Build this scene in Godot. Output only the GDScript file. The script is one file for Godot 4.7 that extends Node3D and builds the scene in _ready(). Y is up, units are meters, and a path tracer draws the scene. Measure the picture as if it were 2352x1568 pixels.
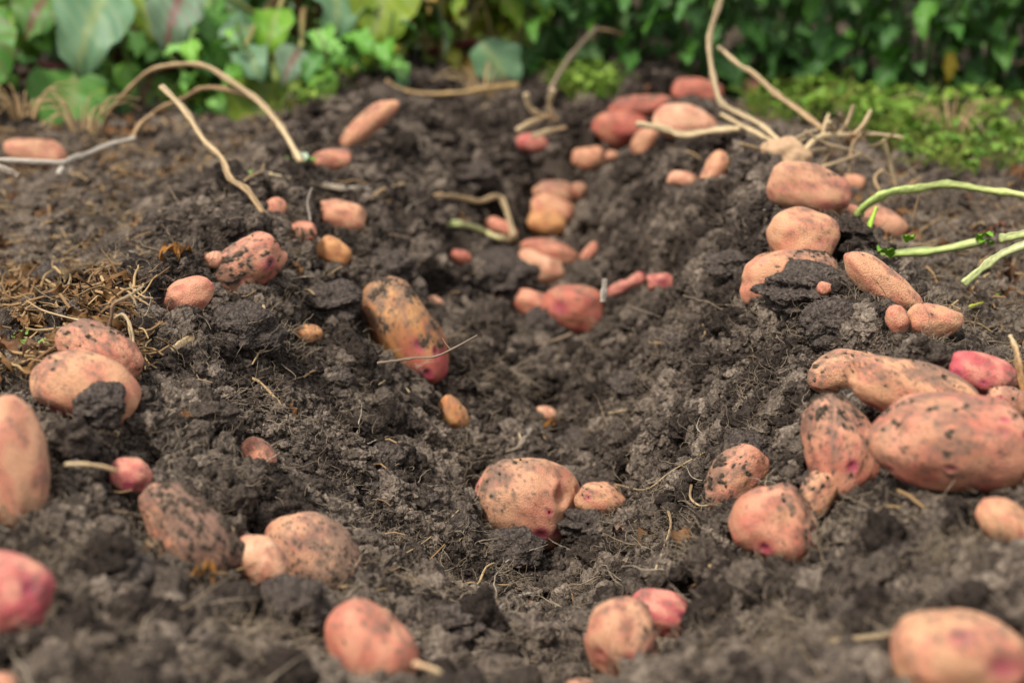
extends Node3D
# A potato furrow after lifting: two banks of crumbly soil, potatoes on them and in the furrow, dry haulm, kitchen garden plants behind.

const PITCH := 18.8
const EYE := Vector3(0.0, 0.58, 0.0)
const FOCAL := 4975.0            # in units of a picture 2352 wide
const D0 := 0.72
const D1 := 3.5
const ROWS := 800
const COLS := 700

var fwd: Vector3
var up: Vector3
var rng := RandomNumberGenerator.new()
var n_low := FastNoiseLite.new()
var n_mid := FastNoiseLite.new()
var n_clod := FastNoiseLite.new()
var n_crumb := FastNoiseLite.new()
var n_fine := FastNoiseLite.new()
var n_skin := FastNoiseLite.new()
var n_dirt := FastNoiseLite.new()
var n_speck := FastNoiseLite.new()
var n_cell3 := FastNoiseLite.new()
var hgt := PackedFloat32Array()
var M := {}
var spuds: Array = []            # [centre, radius] of each potato, so that crumbs keep off
var seats: Array = []            # where soil meets the front of each potato
var taken := {}

# ---------------------------------------------------------------- helpers: names and metas
func numbered(called: String) -> String:
	if not taken.has(called):
		taken[called] = 0
		return called
	taken[called] += 1
	return "%s_%03d" % [called, taken[called]]

func thing(called: String, label: String, category: String, at := Vector3.ZERO, group := "") -> Node3D:
	var o := Node3D.new()
	o.name = numbered(called)
	add_child(o)
	o.position = at
	tag(o, label, category, group)
	return o

func tag(o: Node, label: String, category := "", group := "", kind := "") -> void:
	if label: o.set_meta("label", label)
	if category: o.set_meta("category", category)
	if group: o.set_meta("group", group)
	if kind: o.set_meta("kind", kind)

func part(called: String, mesh: Mesh, mat: Material, parent: Node, t := Transform3D.IDENTITY) -> MeshInstance3D:
	var o := MeshInstance3D.new()
	o.name = called if parent != self else numbered(called)
	o.mesh = mesh
	o.material_override = null
	for s in mesh.get_surface_count():
		o.set_surface_override_material(s, mat)
	o.transform = t
	parent.add_child(o, true)
	return o

# ---------------------------------------------------------------- helpers: camera geometry, only used to find places on the ground
func ray(px: float, py: float) -> Vector3:
	return fwd + Vector3((px - 1176.0) / FOCAL, 0, 0) + up * ((784.0 - py) / FOCAL)

func at(px: float, py: float, depth: float) -> Vector3:
	return EYE + ray(px, py) * depth

func ground_depth(px: float, py: float) -> float:
	var r := ray(px, py)
	var t := 0.9
	while t < 4.5:
		var p := EYE + r * t
		if p.y < soft(p.x, -p.z):
			break
		t += 0.01
	var a := t - 0.01
	for i in 6:
		var m := (a + t) * 0.5
		var q := EYE + r * m
		if q.y < soft(q.x, -q.z): t = m
		else: a = m
	return t

func on_ground(px: float, py: float) -> Vector3:
	var r := ray(px, py)
	var t := 0.9
	while t < 4.5:
		var p := EYE + r * t
		if p.y < height(p.x, -p.z): break
		t += 0.003
	return EYE + r * t

# ---------------------------------------------------------------- the shape of the ground
func table(d: float, xs: Array, ys: Array) -> float:
	if d <= xs[0]: return ys[0]
	for i in range(1, xs.size()):
		if d < xs[i]:
			var t: float = (d - xs[i - 1]) / (xs[i] - xs[i - 1])
			t = lerpf(t, t * t * (3.0 - 2.0 * t), 0.6)
			return lerpf(ys[i - 1], ys[i], t)
	return ys[-1]

func base(x: float, d: float) -> float:
	var i := clampi(int((d - 0.5) * 250.0), 0, 999)
	var xc := tab_c[i]
	var fl := tab_f[i]
	var half: float
	var crest: float
	if x < xc:
		half = xc - tab_l[i]
		crest = tab_hl[i]
	else:
		half = tab_r[i] - xc
		crest = tab_hr[i]
	var s := absf(x - xc) / half
	if s < 1.0:
		var k := 0.6 * pow(s, 1.2) + 0.4 * s * s * (3.0 - 2.0 * s)
		return lerpf(fl, crest, k)
	return lerpf(crest, -0.022, smoothstep(1.0, 1.6, s))

var tab_c := PackedFloat32Array()
var tab_f := PackedFloat32Array()
var tab_l := PackedFloat32Array()
var tab_r := PackedFloat32Array()
var tab_hl := PackedFloat32Array()
var tab_hr := PackedFloat32Array()

func make_tables() -> void:
	for i in 1000:
		var d := 0.5 + i / 250.0
		tab_c.append(table(d, [1.0, 1.6, 2.5], [0.0, 0.03, 0.055]))
		tab_f.append(table(d, [0.8, 1.1, 1.32, 1.62, 2.0, 2.42, 2.62, 2.8], [-0.03, -0.045, -0.12, -0.205, -0.19, -0.135, -0.02, 0.0]))
		tab_l.append(table(d, [1.1, 1.6, 2.0, 2.5], [-0.37, -0.31, -0.25, -0.18]))
		tab_r.append(table(d, [1.1, 1.6, 2.0, 2.5], [0.37, 0.29, 0.26, 0.19]))
		tab_hl.append(table(d, [0.9, 1.25, 1.5, 2.0, 2.5, 2.9], [0.0, 0.008, 0.03, 0.03, 0.018, 0.0]))
		tab_hr.append(table(d, [0.9, 1.25, 1.5, 2.0, 2.5, 2.9], [0.0, 0.012, 0.04, 0.04, 0.024, 0.0]))

func soft(x: float, d: float) -> float:   # the ground without its clods and crumbs
	return base(x, d) + n_low.get_noise_2d(x, d) * 0.010 + n_mid.get_noise_2d(x, d) * 0.006

func hump(f1: float, k: float) -> float:
	var q := (f1 + 1.0) * k
	return sqrt(maxf(0.0, 1.0 - q * q))

func dug(x: float, d: float) -> float:   # 1 in the furrow and on its banks, 0 on the trodden soil beside it
	var i := clampi(int((d - 0.5) * 250.0), 0, 999)
	var e: float = x - tab_c[i]
	var half: float = absf((tab_l[i] if e < 0 else tab_r[i]) - tab_c[i])
	return (1.0 - smoothstep(1.15, 1.6, absf(e) / half)) * (1.0 - smoothstep(2.7, 2.85, d))

func detail(x: float, d: float) -> float:
	var g := dug(x, d)
	var rough: float = 0.75 + 0.5 * n_low.get_noise_2d(x * 2.3 + 7.0, d * 2.3)
	var h: float = n_low.get_noise_2d(x, d) * 0.010 + n_mid.get_noise_2d(x, d) * 0.006
	var big := hump(n_clod.get_noise_2d(x, d), 1.15)
	h += (big - 0.5) * 0.0125 * rough * (0.6 + 0.4 * g)
	h += (hump(n_crumb.get_noise_2d(x, d), 1.2) - 0.4) * 0.0085 * (0.6 + 0.5 * g)
	h += n_fine.get_noise_2d(x, d) * 0.0030
	return h

func half_width(d: float) -> float:
	return 0.12 + 0.33 * d

func height(x: float, d: float) -> float:   # of the soil as built
	var w := half_width(d)
	if d < D0 or d > D1 or absf(x) > w * 0.998:
		return base(x, d)
	var fi := log(d / D0) / log(D1 / D0) * (ROWS - 1)
	var fj := (x / w + 1.0) * 0.5 * (COLS - 1)
	var i := mini(int(fi), ROWS - 2)
	var j := mini(int(fj), COLS - 2)
	var a := fi - i
	var b := fj - j
	var k := i * COLS + j
	return lerpf(lerpf(hgt[k], hgt[k + 1], b), lerpf(hgt[k + COLS], hgt[k + COLS + 1], b), a)

# soil does not stand higher before a potato than where it meets the skin
func seat_potatoes(pos: PackedVector3Array) -> void:
	for s in seats:
		var cx: float = s[0]
		var cy: float = s[1]
		var a: float = s[2]
		var b: float = s[3]
		var co := cos(s[4])
		var si := sin(s[4])
		var low: float = s[5]
		var depth: float = s[6]
		var qa := co * co / (a * a) + si * si / (b * b)
		var qb := 2.0 * si * co * (1.0 / (a * a) - 1.0 / (b * b))
		var qc := si * si / (a * a) + co * co / (b * b)
		var wide := sqrt(a * a * co * co + b * b * si * si)
		var tall := sqrt(a * a * si * si + b * b * co * co)
		var df: float = -at(cx, cy, depth).z
		var rows := [int(log((df - 0.12) / D0) / log(D1 / D0) * (ROWS - 1)), int(log((df + 0.05) / D0) / log(D1 / D0) * (ROWS - 1))]
		for i in range(maxi(rows[0], 0), mini(rows[1], ROWS)):
			var d := D0 * pow(D1 / D0, i / float(ROWS - 1))
			var w := half_width(d)
			var xm := (cx - 1176.0) / FOCAL * depth
			var xr := wide * 1.35 / FOCAL * depth
			var j0 := clampi(int(((xm - xr) / w + 1.0) * 0.5 * (COLS - 1)), 0, COLS - 1)
			var j1 := clampi(int(((xm + xr) / w + 1.0) * 0.5 * (COLS - 1)), 0, COLS - 1)
			for j in range(j0, j1 + 1):
				var k := i * COLS + j
				var x := pos[k].x
				var dx := (x - xm) / depth * FOCAL
				var out := absf(dx) / wide
				var e := clampf(dx, -wide * 0.97, wide * 0.97)
				var env := (-qb * e + sqrt(maxf(0.0, qb * qb * e * e - 4.0 * qc * (qa * e * e - 1.0)))) / (2.0 * qc)
				var r := ray(cx + dx, cy + low * maxf(env, tall * 0.3) + 4.0 - 0.0)
				var limit: float = EYE.y + r.y * d / -r.z - 0.010 + n_fine.get_noise_2d(x, d) * 0.004
				limit += 0.03 * smoothstep(0.85, 1.35, out) + 0.03 * smoothstep(0.06, 0.12, df - d)
				if hgt[k] > limit:
					hgt[k] = limit
					pos[k].y = limit

func make_soil() -> void:
	var pos := PackedVector3Array()
	var nor := PackedVector3Array()
	var col := PackedColorArray()
	var idx := PackedInt32Array()
	hgt.resize(ROWS * COLS)
	pos.resize(ROWS * COLS)
	nor.resize(ROWS * COLS)
	col.resize(ROWS * COLS)
	var damp := Color(0.315, 0.282, 0.258)
	var dry := Color(0.535, 0.482, 0.432)
	var brown := Color(0.58, 0.525, 0.465)
	for i in ROWS:
		var d := D0 * pow(D1 / D0, i / float(ROWS - 1))
		var w := half_width(d)
		for j in COLS:
			var x := (j / float(COLS - 1) * 2.0 - 1.0) * w
			var y := base(x, d) + detail(x, d)
			var k := i * COLS + j
			hgt[k] = y
			pos[k] = Vector3(x, y, -d)
			var g := dug(x, d)
			var m: float = n_low.get_noise_2d(x * 1.7 + 31.0, d * 1.7) * 0.9 + n_mid.get_noise_2d(x * 1.3, d * 1.3 + 9.0) * 0.7 + n_fine.get_noise_2d(x * 0.5, d * 0.5) * 0.45
			var c := damp.lerp(dry, clampf(0.42 + m * 0.75, 0.0, 1.0))
			c = c.lerp(brown, (1.0 - g) * clampf(0.45 + m * 0.6, 0.0, 1.0))
			col[k] = c
	seat_potatoes(pos)
	for i in ROWS:
		var i0 := maxi(i - 1, 0)
		var i1 := mini(i + 1, ROWS - 1)
		for j in COLS:
			var dx := pos[i * COLS + mini(j + 1, COLS - 1)] - pos[i * COLS + maxi(j - 1, 0)]
			var dz := pos[i1 * COLS + j] - pos[i0 * COLS + j]
			nor[i * COLS + j] = dx.cross(dz).normalized()
	for i in ROWS - 1:
		for j in COLS - 1:
			var k := i * COLS + j
			idx.append_array([k, k + COLS, k + 1, k + 1, k + COLS, k + COLS + 1])
	# the field goes on in rings as far as the horizon
	var rim := []
	for j in COLS: rim.append(j)
	for i in range(1, ROWS): rim.append(i * COLS + COLS - 1)
	for j in range(COLS - 2, -1, -1): rim.append((ROWS - 1) * COLS + j)
	for i in range(ROWS - 2, 0, -1): rim.append(i * COLS)
	var pick := []
	for q in range(0, rim.size()): pick.append(rim[q])
	var ring: Array = pick
	var mid := Vector3(0, 0, -2.0)
	for grow in [1.25, 1.9, 4.0, 14.0, 60.0]:
		var first := pos.size()
		for q in ring.size():
			var p: Vector3 = pos[pick[q]]
			var o = mid + (p - mid) * grow
			o.y = base(o.x, -o.z) if -o.z > 0.6 and grow < 2.0 else -0.02
			pos.append(o)
			nor.append(Vector3.UP)
			col.append(Color(0.41, 0.35, 0.30))
		for q in ring.size():
			var r := (q + 1) % ring.size()
			idx.append_array([ring[q], ring[r], first + q, ring[r], first + r, first + q])
		ring = range(first, first + pick.size())
	var arr := []
	arr.resize(Mesh.ARRAY_MAX)
	arr[Mesh.ARRAY_VERTEX] = pos
	arr[Mesh.ARRAY_NORMAL] = nor
	arr[Mesh.ARRAY_COLOR] = col
	arr[Mesh.ARRAY_INDEX] = idx
	var mesh := ArrayMesh.new()
	mesh.add_surface_from_arrays(Mesh.PRIMITIVE_TRIANGLES, arr)
	var o := part("soil_ground", mesh, M.soil, self)
	tag(o, "dark crumbly soil of the dug potato furrow and the field round it", "soil", "", "structure")

# ---------------------------------------------------------------- meshes
func grid_mesh(pos: PackedVector3Array, col: PackedColorArray, idx: PackedInt32Array) -> ArrayMesh:
	var nor := PackedVector3Array()
	nor.resize(pos.size())
	for k in range(0, idx.size(), 3):
		var a := idx[k]
		var b := idx[k + 1]
		var c := idx[k + 2]
		var n := (pos[c] - pos[a]).cross(pos[b] - pos[a])
		nor[a] += n
		nor[b] += n
		nor[c] += n
	for k in nor.size():
		nor[k] = nor[k].normalized()
	return made(pos, nor, col, idx)

func made(pos: PackedVector3Array, nor: PackedVector3Array, col: PackedColorArray, idx: PackedInt32Array) -> ArrayMesh:
	var arr := []
	arr.resize(Mesh.ARRAY_MAX)
	arr[Mesh.ARRAY_VERTEX] = pos
	arr[Mesh.ARRAY_NORMAL] = nor
	if col.size(): arr[Mesh.ARRAY_COLOR] = col
	arr[Mesh.ARRAY_INDEX] = idx
	var mesh := ArrayMesh.new()
	mesh.add_surface_from_arrays(Mesh.PRIMITIVE_TRIANGLES, arr)
	return mesh

class Tubes:
	var pos := PackedVector3Array()
	var col := PackedColorArray()
	var idx := PackedInt32Array()
	func add(pts: Array, r0: float, r1: float, c0: Color, c1: Color, sides := 6, lump := 0.0, flat := 1.0) -> void:
		var first := pos.size()
		var n := pts.size()
		var side := Vector3.UP
		for i in n:
			var t: Vector3 = ((pts[mini(i + 1, n - 1)] as Vector3) - (pts[maxi(i - 1, 0)] as Vector3)).normalized()
			if i == 0:
				side = t.cross(Vector3(0.31, 0.87, 0.38)).normalized()
			else:
				side = (side - t * side.dot(t)).normalized()
			var other := t.cross(side)
			var f := i / float(n - 1)
			var r := lerpf(r0, r1, f) * (1.0 + lump * (sin(i * 2.7 + pts[0].x * 91.0) * cos(i * 1.3) + 0.8 * sin(i * 0.83 + pts[0].y * 57.0)))
			for s in sides:
				var a := TAU * s / sides
				pos.append((pts[i] as Vector3) + side * cos(a) * r + other * sin(a) * r * flat)
				var st := 1.0 + lump * 1.3 * (sin(s * 2.2 + i * 0.21 + pts[0].z * 31.0) + 0.6 * sin(i * 1.9 + s * 4.1))
				var cc := c0.lerp(c1, f)
				col.append(Color(cc.r * st, cc.g * st, cc.b * st))
		for i in n - 1:
			for s in sides:
				var a := first + i * sides + s
				var b := first + i * sides + (s + 1) % sides
				idx.append_array([a, b, a + sides, b, b + sides, a + sides])
		for e in [0, n - 1]:
			var c := pos.size()
			pos.append(pts[e])
			col.append(c0 if e == 0 else c1)
			for s in sides:
				var a: int = first + e * sides + s
				var b: int = first + e * sides + (s + 1) % sides
				idx.append_array([c, b, a] if e == 0 else [c, a, b])

func smooth_path(pts: Array, per := 6) -> Array:
	var out := []
	for i in pts.size() - 1:
		var p0: Vector3 = pts[maxi(i - 1, 0)]
		var p1: Vector3 = pts[i]
		var p2: Vector3 = pts[i + 1]
		var p3: Vector3 = pts[mini(i + 2, pts.size() - 1)]
		for k in per:
			out.append(p1.cubic_interpolate(p2, p0, p3, k / float(per)))
	out.append(pts[-1])
	return out

func tubes_mesh(t: Tubes) -> ArrayMesh:
	return grid_mesh(t.pos, t.col, t.idx)

func icosphere(level: int) -> Array:
	var g := (1.0 + sqrt(5.0)) / 2.0
	var v: Array[Vector3] = []
	for p in [[-1, g, 0], [1, g, 0], [-1, -g, 0], [1, -g, 0], [0, -1, g], [0, 1, g], [0, -1, -g], [0, 1, -g], [g, 0, -1], [g, 0, 1], [-g, 0, -1], [-g, 0, 1]]:
		v.append(Vector3(p[0], p[1], p[2]).normalized())
	var f := [0, 11, 5, 0, 5, 1, 0, 1, 7, 0, 7, 10, 0, 10, 11, 1, 5, 9, 5, 11, 4, 11, 10, 2, 10, 7, 6, 7, 1, 8, 3, 9, 4, 3, 4, 2, 3, 2, 6, 3, 6, 8, 3, 8, 9, 4, 9, 5, 2, 4, 11, 6, 2, 10, 8, 6, 7, 9, 8, 1]
	for l in level:
		var mid := {}
		var nf := []
		for k in range(0, f.size(), 3):
			var m := []
			for e in 3:
				var a: int = f[k + e]
				var b: int = f[k + (e + 1) % 3]
				var key := mini(a, b) * 100000 + maxi(a, b)
				if not mid.has(key):
					mid[key] = v.size()
					v.append((v[a] + v[b]).normalized())
				m.append(mid[key])
			nf.append_array([f[k], m[0], m[2], f[k + 1], m[1], m[0], f[k + 2], m[2], m[1], m[0], m[1], m[2]])
		f = nf
	var idx := PackedInt32Array()
	for k in range(0, f.size(), 3):
		idx.append_array([f[k], f[k + 2], f[k + 1]])
	return [PackedVector3Array(v), idx]

func clod_mesh(ico: Array, which: float, coarse: float, color: Color, fray := 1.0) -> ArrayMesh:
	var dirs: PackedVector3Array = ico[0]
	var pos := PackedVector3Array()
	var col := PackedColorArray()
	pos.resize(dirs.size())
	col.resize(dirs.size())
	var squash := Vector3(1.0 + 0.25 * sin(which * 5.1), 0.82 + 0.15 * sin(which * 3.3), 1.0 + 0.22 * cos(which * 4.7))
	for k in dirs.size():
		var u := dirs[k] + Vector3(which * 7.31, which * 3.17, which * 5.77)
		var r := 0.62 + 0.26 * n_skin.get_noise_3dv(u * 1.1)
		r += 0.30 * hump(n_cell3.get_noise_3dv(u * coarse), 1.1)
		r += 0.13 * hump(n_cell3.get_noise_3dv(u * coarse * 2.6), 1.15) * fray
		r += 0.075 * hump(n_cell3.get_noise_3dv(u * coarse * 6.0), 1.15) * fray + 0.05 * n_speck.get_noise_3dv(u * 2.2) * fray
		pos[k] = dirs[k] * r * squash
		var m := n_dirt.get_noise_3dv(u * 1.5) * 0.14 + n_speck.get_noise_3dv(u * 1.2) * 0.1
		col[k] = Color(color.r * (1.0 + m), color.g * (1.0 + m), color.b * (1.0 + m))
	return grid_mesh(pos, col, ico[1])

# ---------------------------------------------------------------- potatoes
const TONES := {
	"peach": [Color(0.79, 0.59, 0.455), Color(0.755, 0.505, 0.405)],
	"pink": [Color(0.785, 0.55, 0.445), Color(0.73, 0.445, 0.37)],
	"rose": [Color(0.79, 0.525, 0.455), Color(0.71, 0.355, 0.35)],
	"orange": [Color(0.765, 0.56, 0.37), Color(0.725, 0.48, 0.315)],
	"red": [Color(0.72, 0.435, 0.36), Color(0.65, 0.345, 0.30)],
	"tan": [Color(0.76, 0.57, 0.45), Color(0.725, 0.485, 0.395)],
	"pale": [Color(0.85, 0.655, 0.535), Color(0.81, 0.565, 0.46)],
}

# cx, cy: middle in the picture; a, b: half its length and width there; turn: of the long axis, degrees clockwise; low: where soil meets its front, as a share of its half height
func spud(cx: float, cy: float, a: float, b: float, turn: float, low: float, tone: String, dirt: float, label: String, o := {}) -> Node3D:
	var s: float = deg_to_rad(turn)
	var tilt: float = deg_to_rad(o.get("tilt", 0.0))
	var right := Vector3.RIGHT
	var flat := right * cos(s) - up * sin(s)
	var axis := (flat * cos(tilt) + fwd * sin(tilt)).normalized()
	var perp := (right * -sin(s) - up * cos(s)).normalized()       # down in the picture for an axis to the right
	var face := axis.cross(perp).normalized()
	if face.dot(fwd) > 0: face = -face
	var tall := sqrt(pow(a * sin(s), 2.0) + pow(b * cos(s), 2.0))
	var depth: float = o.get("depth", 0.0)
	if depth == 0.0: depth = ground_depth(o.get("foot_x", cx), o.get("foot_y", cy + low * tall))
	var scale := depth / FOCAL
	var la := a * scale
	var lb := b * scale
	var lc: float = lb * o.get("thick", 0.95)
	depth += lc * o.get("back", 0.3)
	var centre := at(cx, cy, depth)
	if o.has("foot_y"): low = clampf((o.foot_y - cy) / tall, 0.3, 1.0)
	low = o.get("seat", low)
	seats.append([cx, cy, a, b, s, low, depth])
	la = a * depth / FOCAL / maxf(cos(tilt), 0.4)
	lb = b * depth / FOCAL
	var sd: float = cx * 0.0137 + cy * 0.031
	var seed_at := Vector3(sd * 3.1, sd * 1.7, sd * 2.3)
	var blunt: float = o.get("blunt", 0.16)
	var taper: float = o.get("taper", 0.08 * sin(sd * 9.0))
	var waist: float = o.get("waist", 0.0)
	var waist_at: float = o.get("waist_at", 0.0)
	var bend: float = o.get("bend", 0.10 * sin(sd * 5.0))
	var lump: float = o.get("lump", 0.07)
	var eyes := []
	for e in o.get("eyes", []):
		var off := Vector2(e[0] - cx, e[1] - cy)
		var t := clampf((off.x * cos(s) + off.y * sin(s)) / a, -0.96, 0.96)
		var q := clampf((-off.x * sin(s) + off.y * cos(s)) / b, -0.96, 0.96)
		var rest := 1.0 - t * t - q * q
		var dir := Vector3(t, q, sqrt(maxf(rest, 0.02))).normalized()
		eyes.append([dir, e[2] if e.size() > 2 else 0.05, e[3] if e.size() > 3 else 0.12, e[4] if e.size() > 4 else 1.0])
	var plain_eyes := eyes.size()
	for k in 4:   # a few shallow eyes anywhere
		eyes.append([Vector3(sin(sd * 7 + k * 2.1), cos(sd * 5 + k * 1.3), sin(sd * 3 + k * 4.4)).normalized(), 0.028, 0.07, 0.35])
	var dirt_dir: Vector3 = o.get("dirt_from", Vector3(0, -0.6, 0))   # in the potato's own axes: along, down, towards the camera
	var crust: float = o.get("crust", dirt - 0.65)
	var grain: float = o.get("grain", 1.9)
	var tones: Array = TONES[tone]
	var nu := clampi(int(a * 0.62), 22, 130)
	var nv := clampi(int(b * 1.15), 24, 150)
	var pos := PackedVector3Array()
	var col := PackedColorArray()
	var idx := PackedInt32Array()
	var crusted := PackedFloat32Array()
	var near_eye := PackedInt32Array()
	var total := (nu - 1) * nv + 2
	pos.resize(total)
	col.resize(total)
	crusted.resize(total)
	near_eye.resize(total)
	var dust := Color(0.455, 0.38, 0.325)
	var eye_tone := Color(0.62, 0.25, 0.34)
	for k in total:
		var th := 0.0
		var ph := 0.0
		if k == 0: th = 0.0
		elif k == total - 1: th = PI
		else:
			th = PI * ((k - 1) / nv + 1) / float(nu)
			ph = TAU * ((k - 1) % nv) / float(nv)
		var u := Vector3(-cos(th), sin(th) * cos(ph), sin(th) * sin(ph))
		var w := u + seed_at
		var lat := (1.0 + blunt * (u.x * u.x - 0.15)) * (1.0 + taper * u.x)
		if waist != 0.0: lat *= 1.0 - waist * exp(-pow((u.x - waist_at) / 0.3, 2.0))
		var r := 1.0 + lump * n_skin.get_noise_3dv(w * 0.75) * 1.6 + lump * 0.3 * n_skin.get_noise_3dv(w * 2.2)
		var redness := 0.0
		near_eye[k] = -1
		for e in eyes.size():
			var dd: float = u.distance_to(eyes[e][0])
			var size: float = eyes[e][2]
			if dd < size * 3.2:
				var q: float = dd / size
				r += -eyes[e][1] * exp(-q * q) + eyes[e][1] * 0.32 * exp(-pow(q - 1.7, 2.0) * 2.0)
				redness = maxf(redness, exp(-q * q * 0.55) * eyes[e][3])
				if q < 1.0 and e < plain_eyes: near_eye[k] = e
		var p := Vector3(u.x * la, u.y * lb * lat, u.z * lc * lat) * r
		p.y += bend * lb * (u.x * u.x - 0.33)
		pos[k] = p
		# skin
		var mott: float = n_skin.get_noise_3dv(w * 1.3 + Vector3(9, 2, 5))
		var fine: float = n_dirt.get_noise_3dv(w * 2.5 + Vector3(1, 7, 3))
		var c: Color = (tones[0] as Color).lerp(tones[1], clampf(0.45 + mott * 1.3 + fine * 0.25, 0.0, 1.0))
		c = c.lerp(Color(0.67, 0.52, 0.39), smoothstep(0.05, 0.5, n_dirt.get_noise_3dv(w * 0.8 + Vector3(3, 9, 1)) + 0.2 * sin(sd * 11.0)) * 0.42)
		if o.has("blush"):   # one end pinker, as the photo shows
			c = c.lerp(Color(0.71, 0.32, 0.35), clampf((u.x * o.blush - 0.25) * 1.1 + mott * 0.4, 0.0, 0.85))
		c = c.lerp(eye_tone, clampf(redness * 0.9, 0.0, 0.9))
		var sp: float = n_speck.get_noise_3dv(w * (la / 0.045))
		var near: float = u.dot(dirt_dir)
		var film := smoothstep(0.2, 1.05, dirt + near * 0.6 + fine * 0.6 + mott * 0.3 + sp * 0.3)
		c = c.lerp(dust, film * 0.8)
		crusted[k] = crust + near * 0.4 + n_dirt.get_noise_3dv(w * grain + Vector3(4, 4, 8)) * 1.05 + sp * (0.14 + 0.1 * grain) - 0.16
		c = c.lerp(Color(0.40, 0.345, 0.295), smoothstep(-0.34, 0.06, crusted[k]) * 0.75)
		var specks := smoothstep(0.36, 0.56, sp + (dirt * 0.8 + near * 0.55) * 0.42 - 0.16)
		c = c.lerp(Color(0.24, 0.2, 0.175), specks * 0.6 * clampf(dirt * 1.6, 0.12, 1.0))
		col[k] = c
	for i in nu:
		for j in nv:
			var j1 := (j + 1) % nv
			if i == 0:
				idx.append_array([0, 1 + j, 1 + j1])
			elif i == nu - 1:
				var q := 1 + (nu - 2) * nv
				idx.append_array([q + j, total - 1, q + j1])
			else:
				var q := 1 + (i - 1) * nv
				var r := q + nv
				idx.append_array([q + j, r + j, q + j1, q + j1, r + j, r + j1])
	# orientation: make the faces run clockwise seen from outside
	var a0 := pos[idx[nv * 9]]
	var nn := (pos[idx[nv * 9 + 2]] - a0).cross(pos[idx[nv * 9 + 1]] - a0)
	if nn.dot(a0) < 0:
		for k in range(0, idx.size(), 3):
			var tmp := idx[k + 1]
			idx[k + 1] = idx[k + 2]
			idx[k + 2] = tmp
	var nor := PackedVector3Array()
	nor.resize(total)
	for k in range(0, idx.size(), 3):
		var n := (pos[idx[k + 2]] - pos[idx[k]]).cross(pos[idx[k + 1]] - pos[idx[k]])
		for e in 3: nor[idx[k + e]] += n
	for k in total: nor[k] = nor[k].normalized()
	var skin_i := PackedInt32Array()
	var eye_i := []
	for e in plain_eyes: eye_i.append(PackedInt32Array())
	var soil_i := PackedInt32Array()
	for k in range(0, idx.size(), 3):
		var e := near_eye[idx[k]]
		if e >= 0 and near_eye[idx[k + 1]] == e and near_eye[idx[k + 2]] == e:
			eye_i[e].append_array([idx[k], idx[k + 1], idx[k + 2]])
		else:
			skin_i.append_array([idx[k], idx[k + 1], idx[k + 2]])
		if maxf(crusted[idx[k]], maxf(crusted[idx[k + 1]], crusted[idx[k + 2]])) > -0.04:
			soil_i.append_array([idx[k], idx[k + 1], idx[k + 2]])
	var root := thing("potato", label, "potato", centre, o.get("group", "potatoes lying on the dug soil"))
	root.basis = Basis(axis, perp, face)
	part("skin", trimmed(pos, nor, col, skin_i), M.skin, root)
	for e in plain_eyes:
		if eye_i[e].size() >= 9:
			part("eye", trimmed(pos, nor, col, eye_i[e]), M.skin, root)
	if soil_i.size() > 30:
		var sp := PackedVector3Array()
		var sc := PackedColorArray()
		sp.resize(total)
		sc.resize(total)
		for k in total:
			var lift := clampf(crusted[k] * 0.005, -0.0006, 0.0012)
			if crusted[k] > 0.0: lift += (n_speck.get_noise_3dv(pos[k] * 160.0) + 0.5) * 0.0007 * minf(1.0, crusted[k] * 6.0)
			sp[k] = pos[k] + nor[k] * lift
			var m: float = n_speck.get_noise_3dv(pos[k] * 90.0)
			sc[k] = Color(0.375, 0.33, 0.29) * (1.0 + m * 0.25)
		var cr := part("clinging_soil", trimmed(sp, PackedVector3Array(), sc, soil_i), M.crust, root)
		cr.set_meta("kind", "stuff")
	if dirt > 0.28 and a > 50.0:   # loose crumbs sticking to the skin
		var stuck := []
		var r2 := RandomNumberGenerator.new()
		r2.seed = int(cx * 31 + cy)
		for q in int(a * 9.0):
			var k := r2.randi() % total
			var u := pos[k] / la
			if crusted[k] + 0.35 * n_dirt.get_noise_3dv(pos[k] * 30.0) < r2.randf_range(-0.42, 0.05): continue
			var b3 := Basis.from_euler(Vector3(r2.randf() * TAU, r2.randf() * TAU, 0)).scaled(Vector3.ONE * (0.0004 + 0.0011 * pow(r2.randf(), 3.0)))
			stuck.append([Transform3D(b3, pos[k] + nor[k] * 0.0003), Color(0.27, 0.235, 0.205).lerp(Color(0.42, 0.37, 0.32), r2.randf())])
		if stuck.size() > 20:
			if not M.has("grain_mesh"): M.grain_mesh = clod_mesh(icosphere(1), 77.0, 1.4, Color(1, 1, 1), 0.5)
			fill(root, "clinging_crumbs", M.grain_mesh, stuck, M.crust)
	spuds.append([centre, axis, la, maxf(lb, lc)])
	root.set_meta("half_length", la)
	return root

func trimmed(pos: PackedVector3Array, nor: PackedVector3Array, col: PackedColorArray, idx: PackedInt32Array) -> ArrayMesh:
	var to := {}
	var p := PackedVector3Array()
	var n := PackedVector3Array()
	var c := PackedColorArray()
	var f := PackedInt32Array()
	for k in idx:
		if not to.has(k):
			to[k] = p.size()
			p.append(pos[k])
			if nor.size(): n.append(nor[k])
			c.append(col[k])
		f.append(to[k])
	return made(p, n, c, f) if nor.size() else grid_mesh(p, c, f)

func inside_spud(p: Vector3, grow: float) -> bool:
	for s in spuds:
		var v: Vector3 = p - s[0]
		if v.length_squared() > (s[2] + grow) * (s[2] + grow): continue
		var t := v.dot(s[1])
		var l: float = (v - s[1] * t).length() / (s[3] + grow)
		t /= s[2] + grow
		if t * t + l * l < 1.0: return true
	return false

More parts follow.
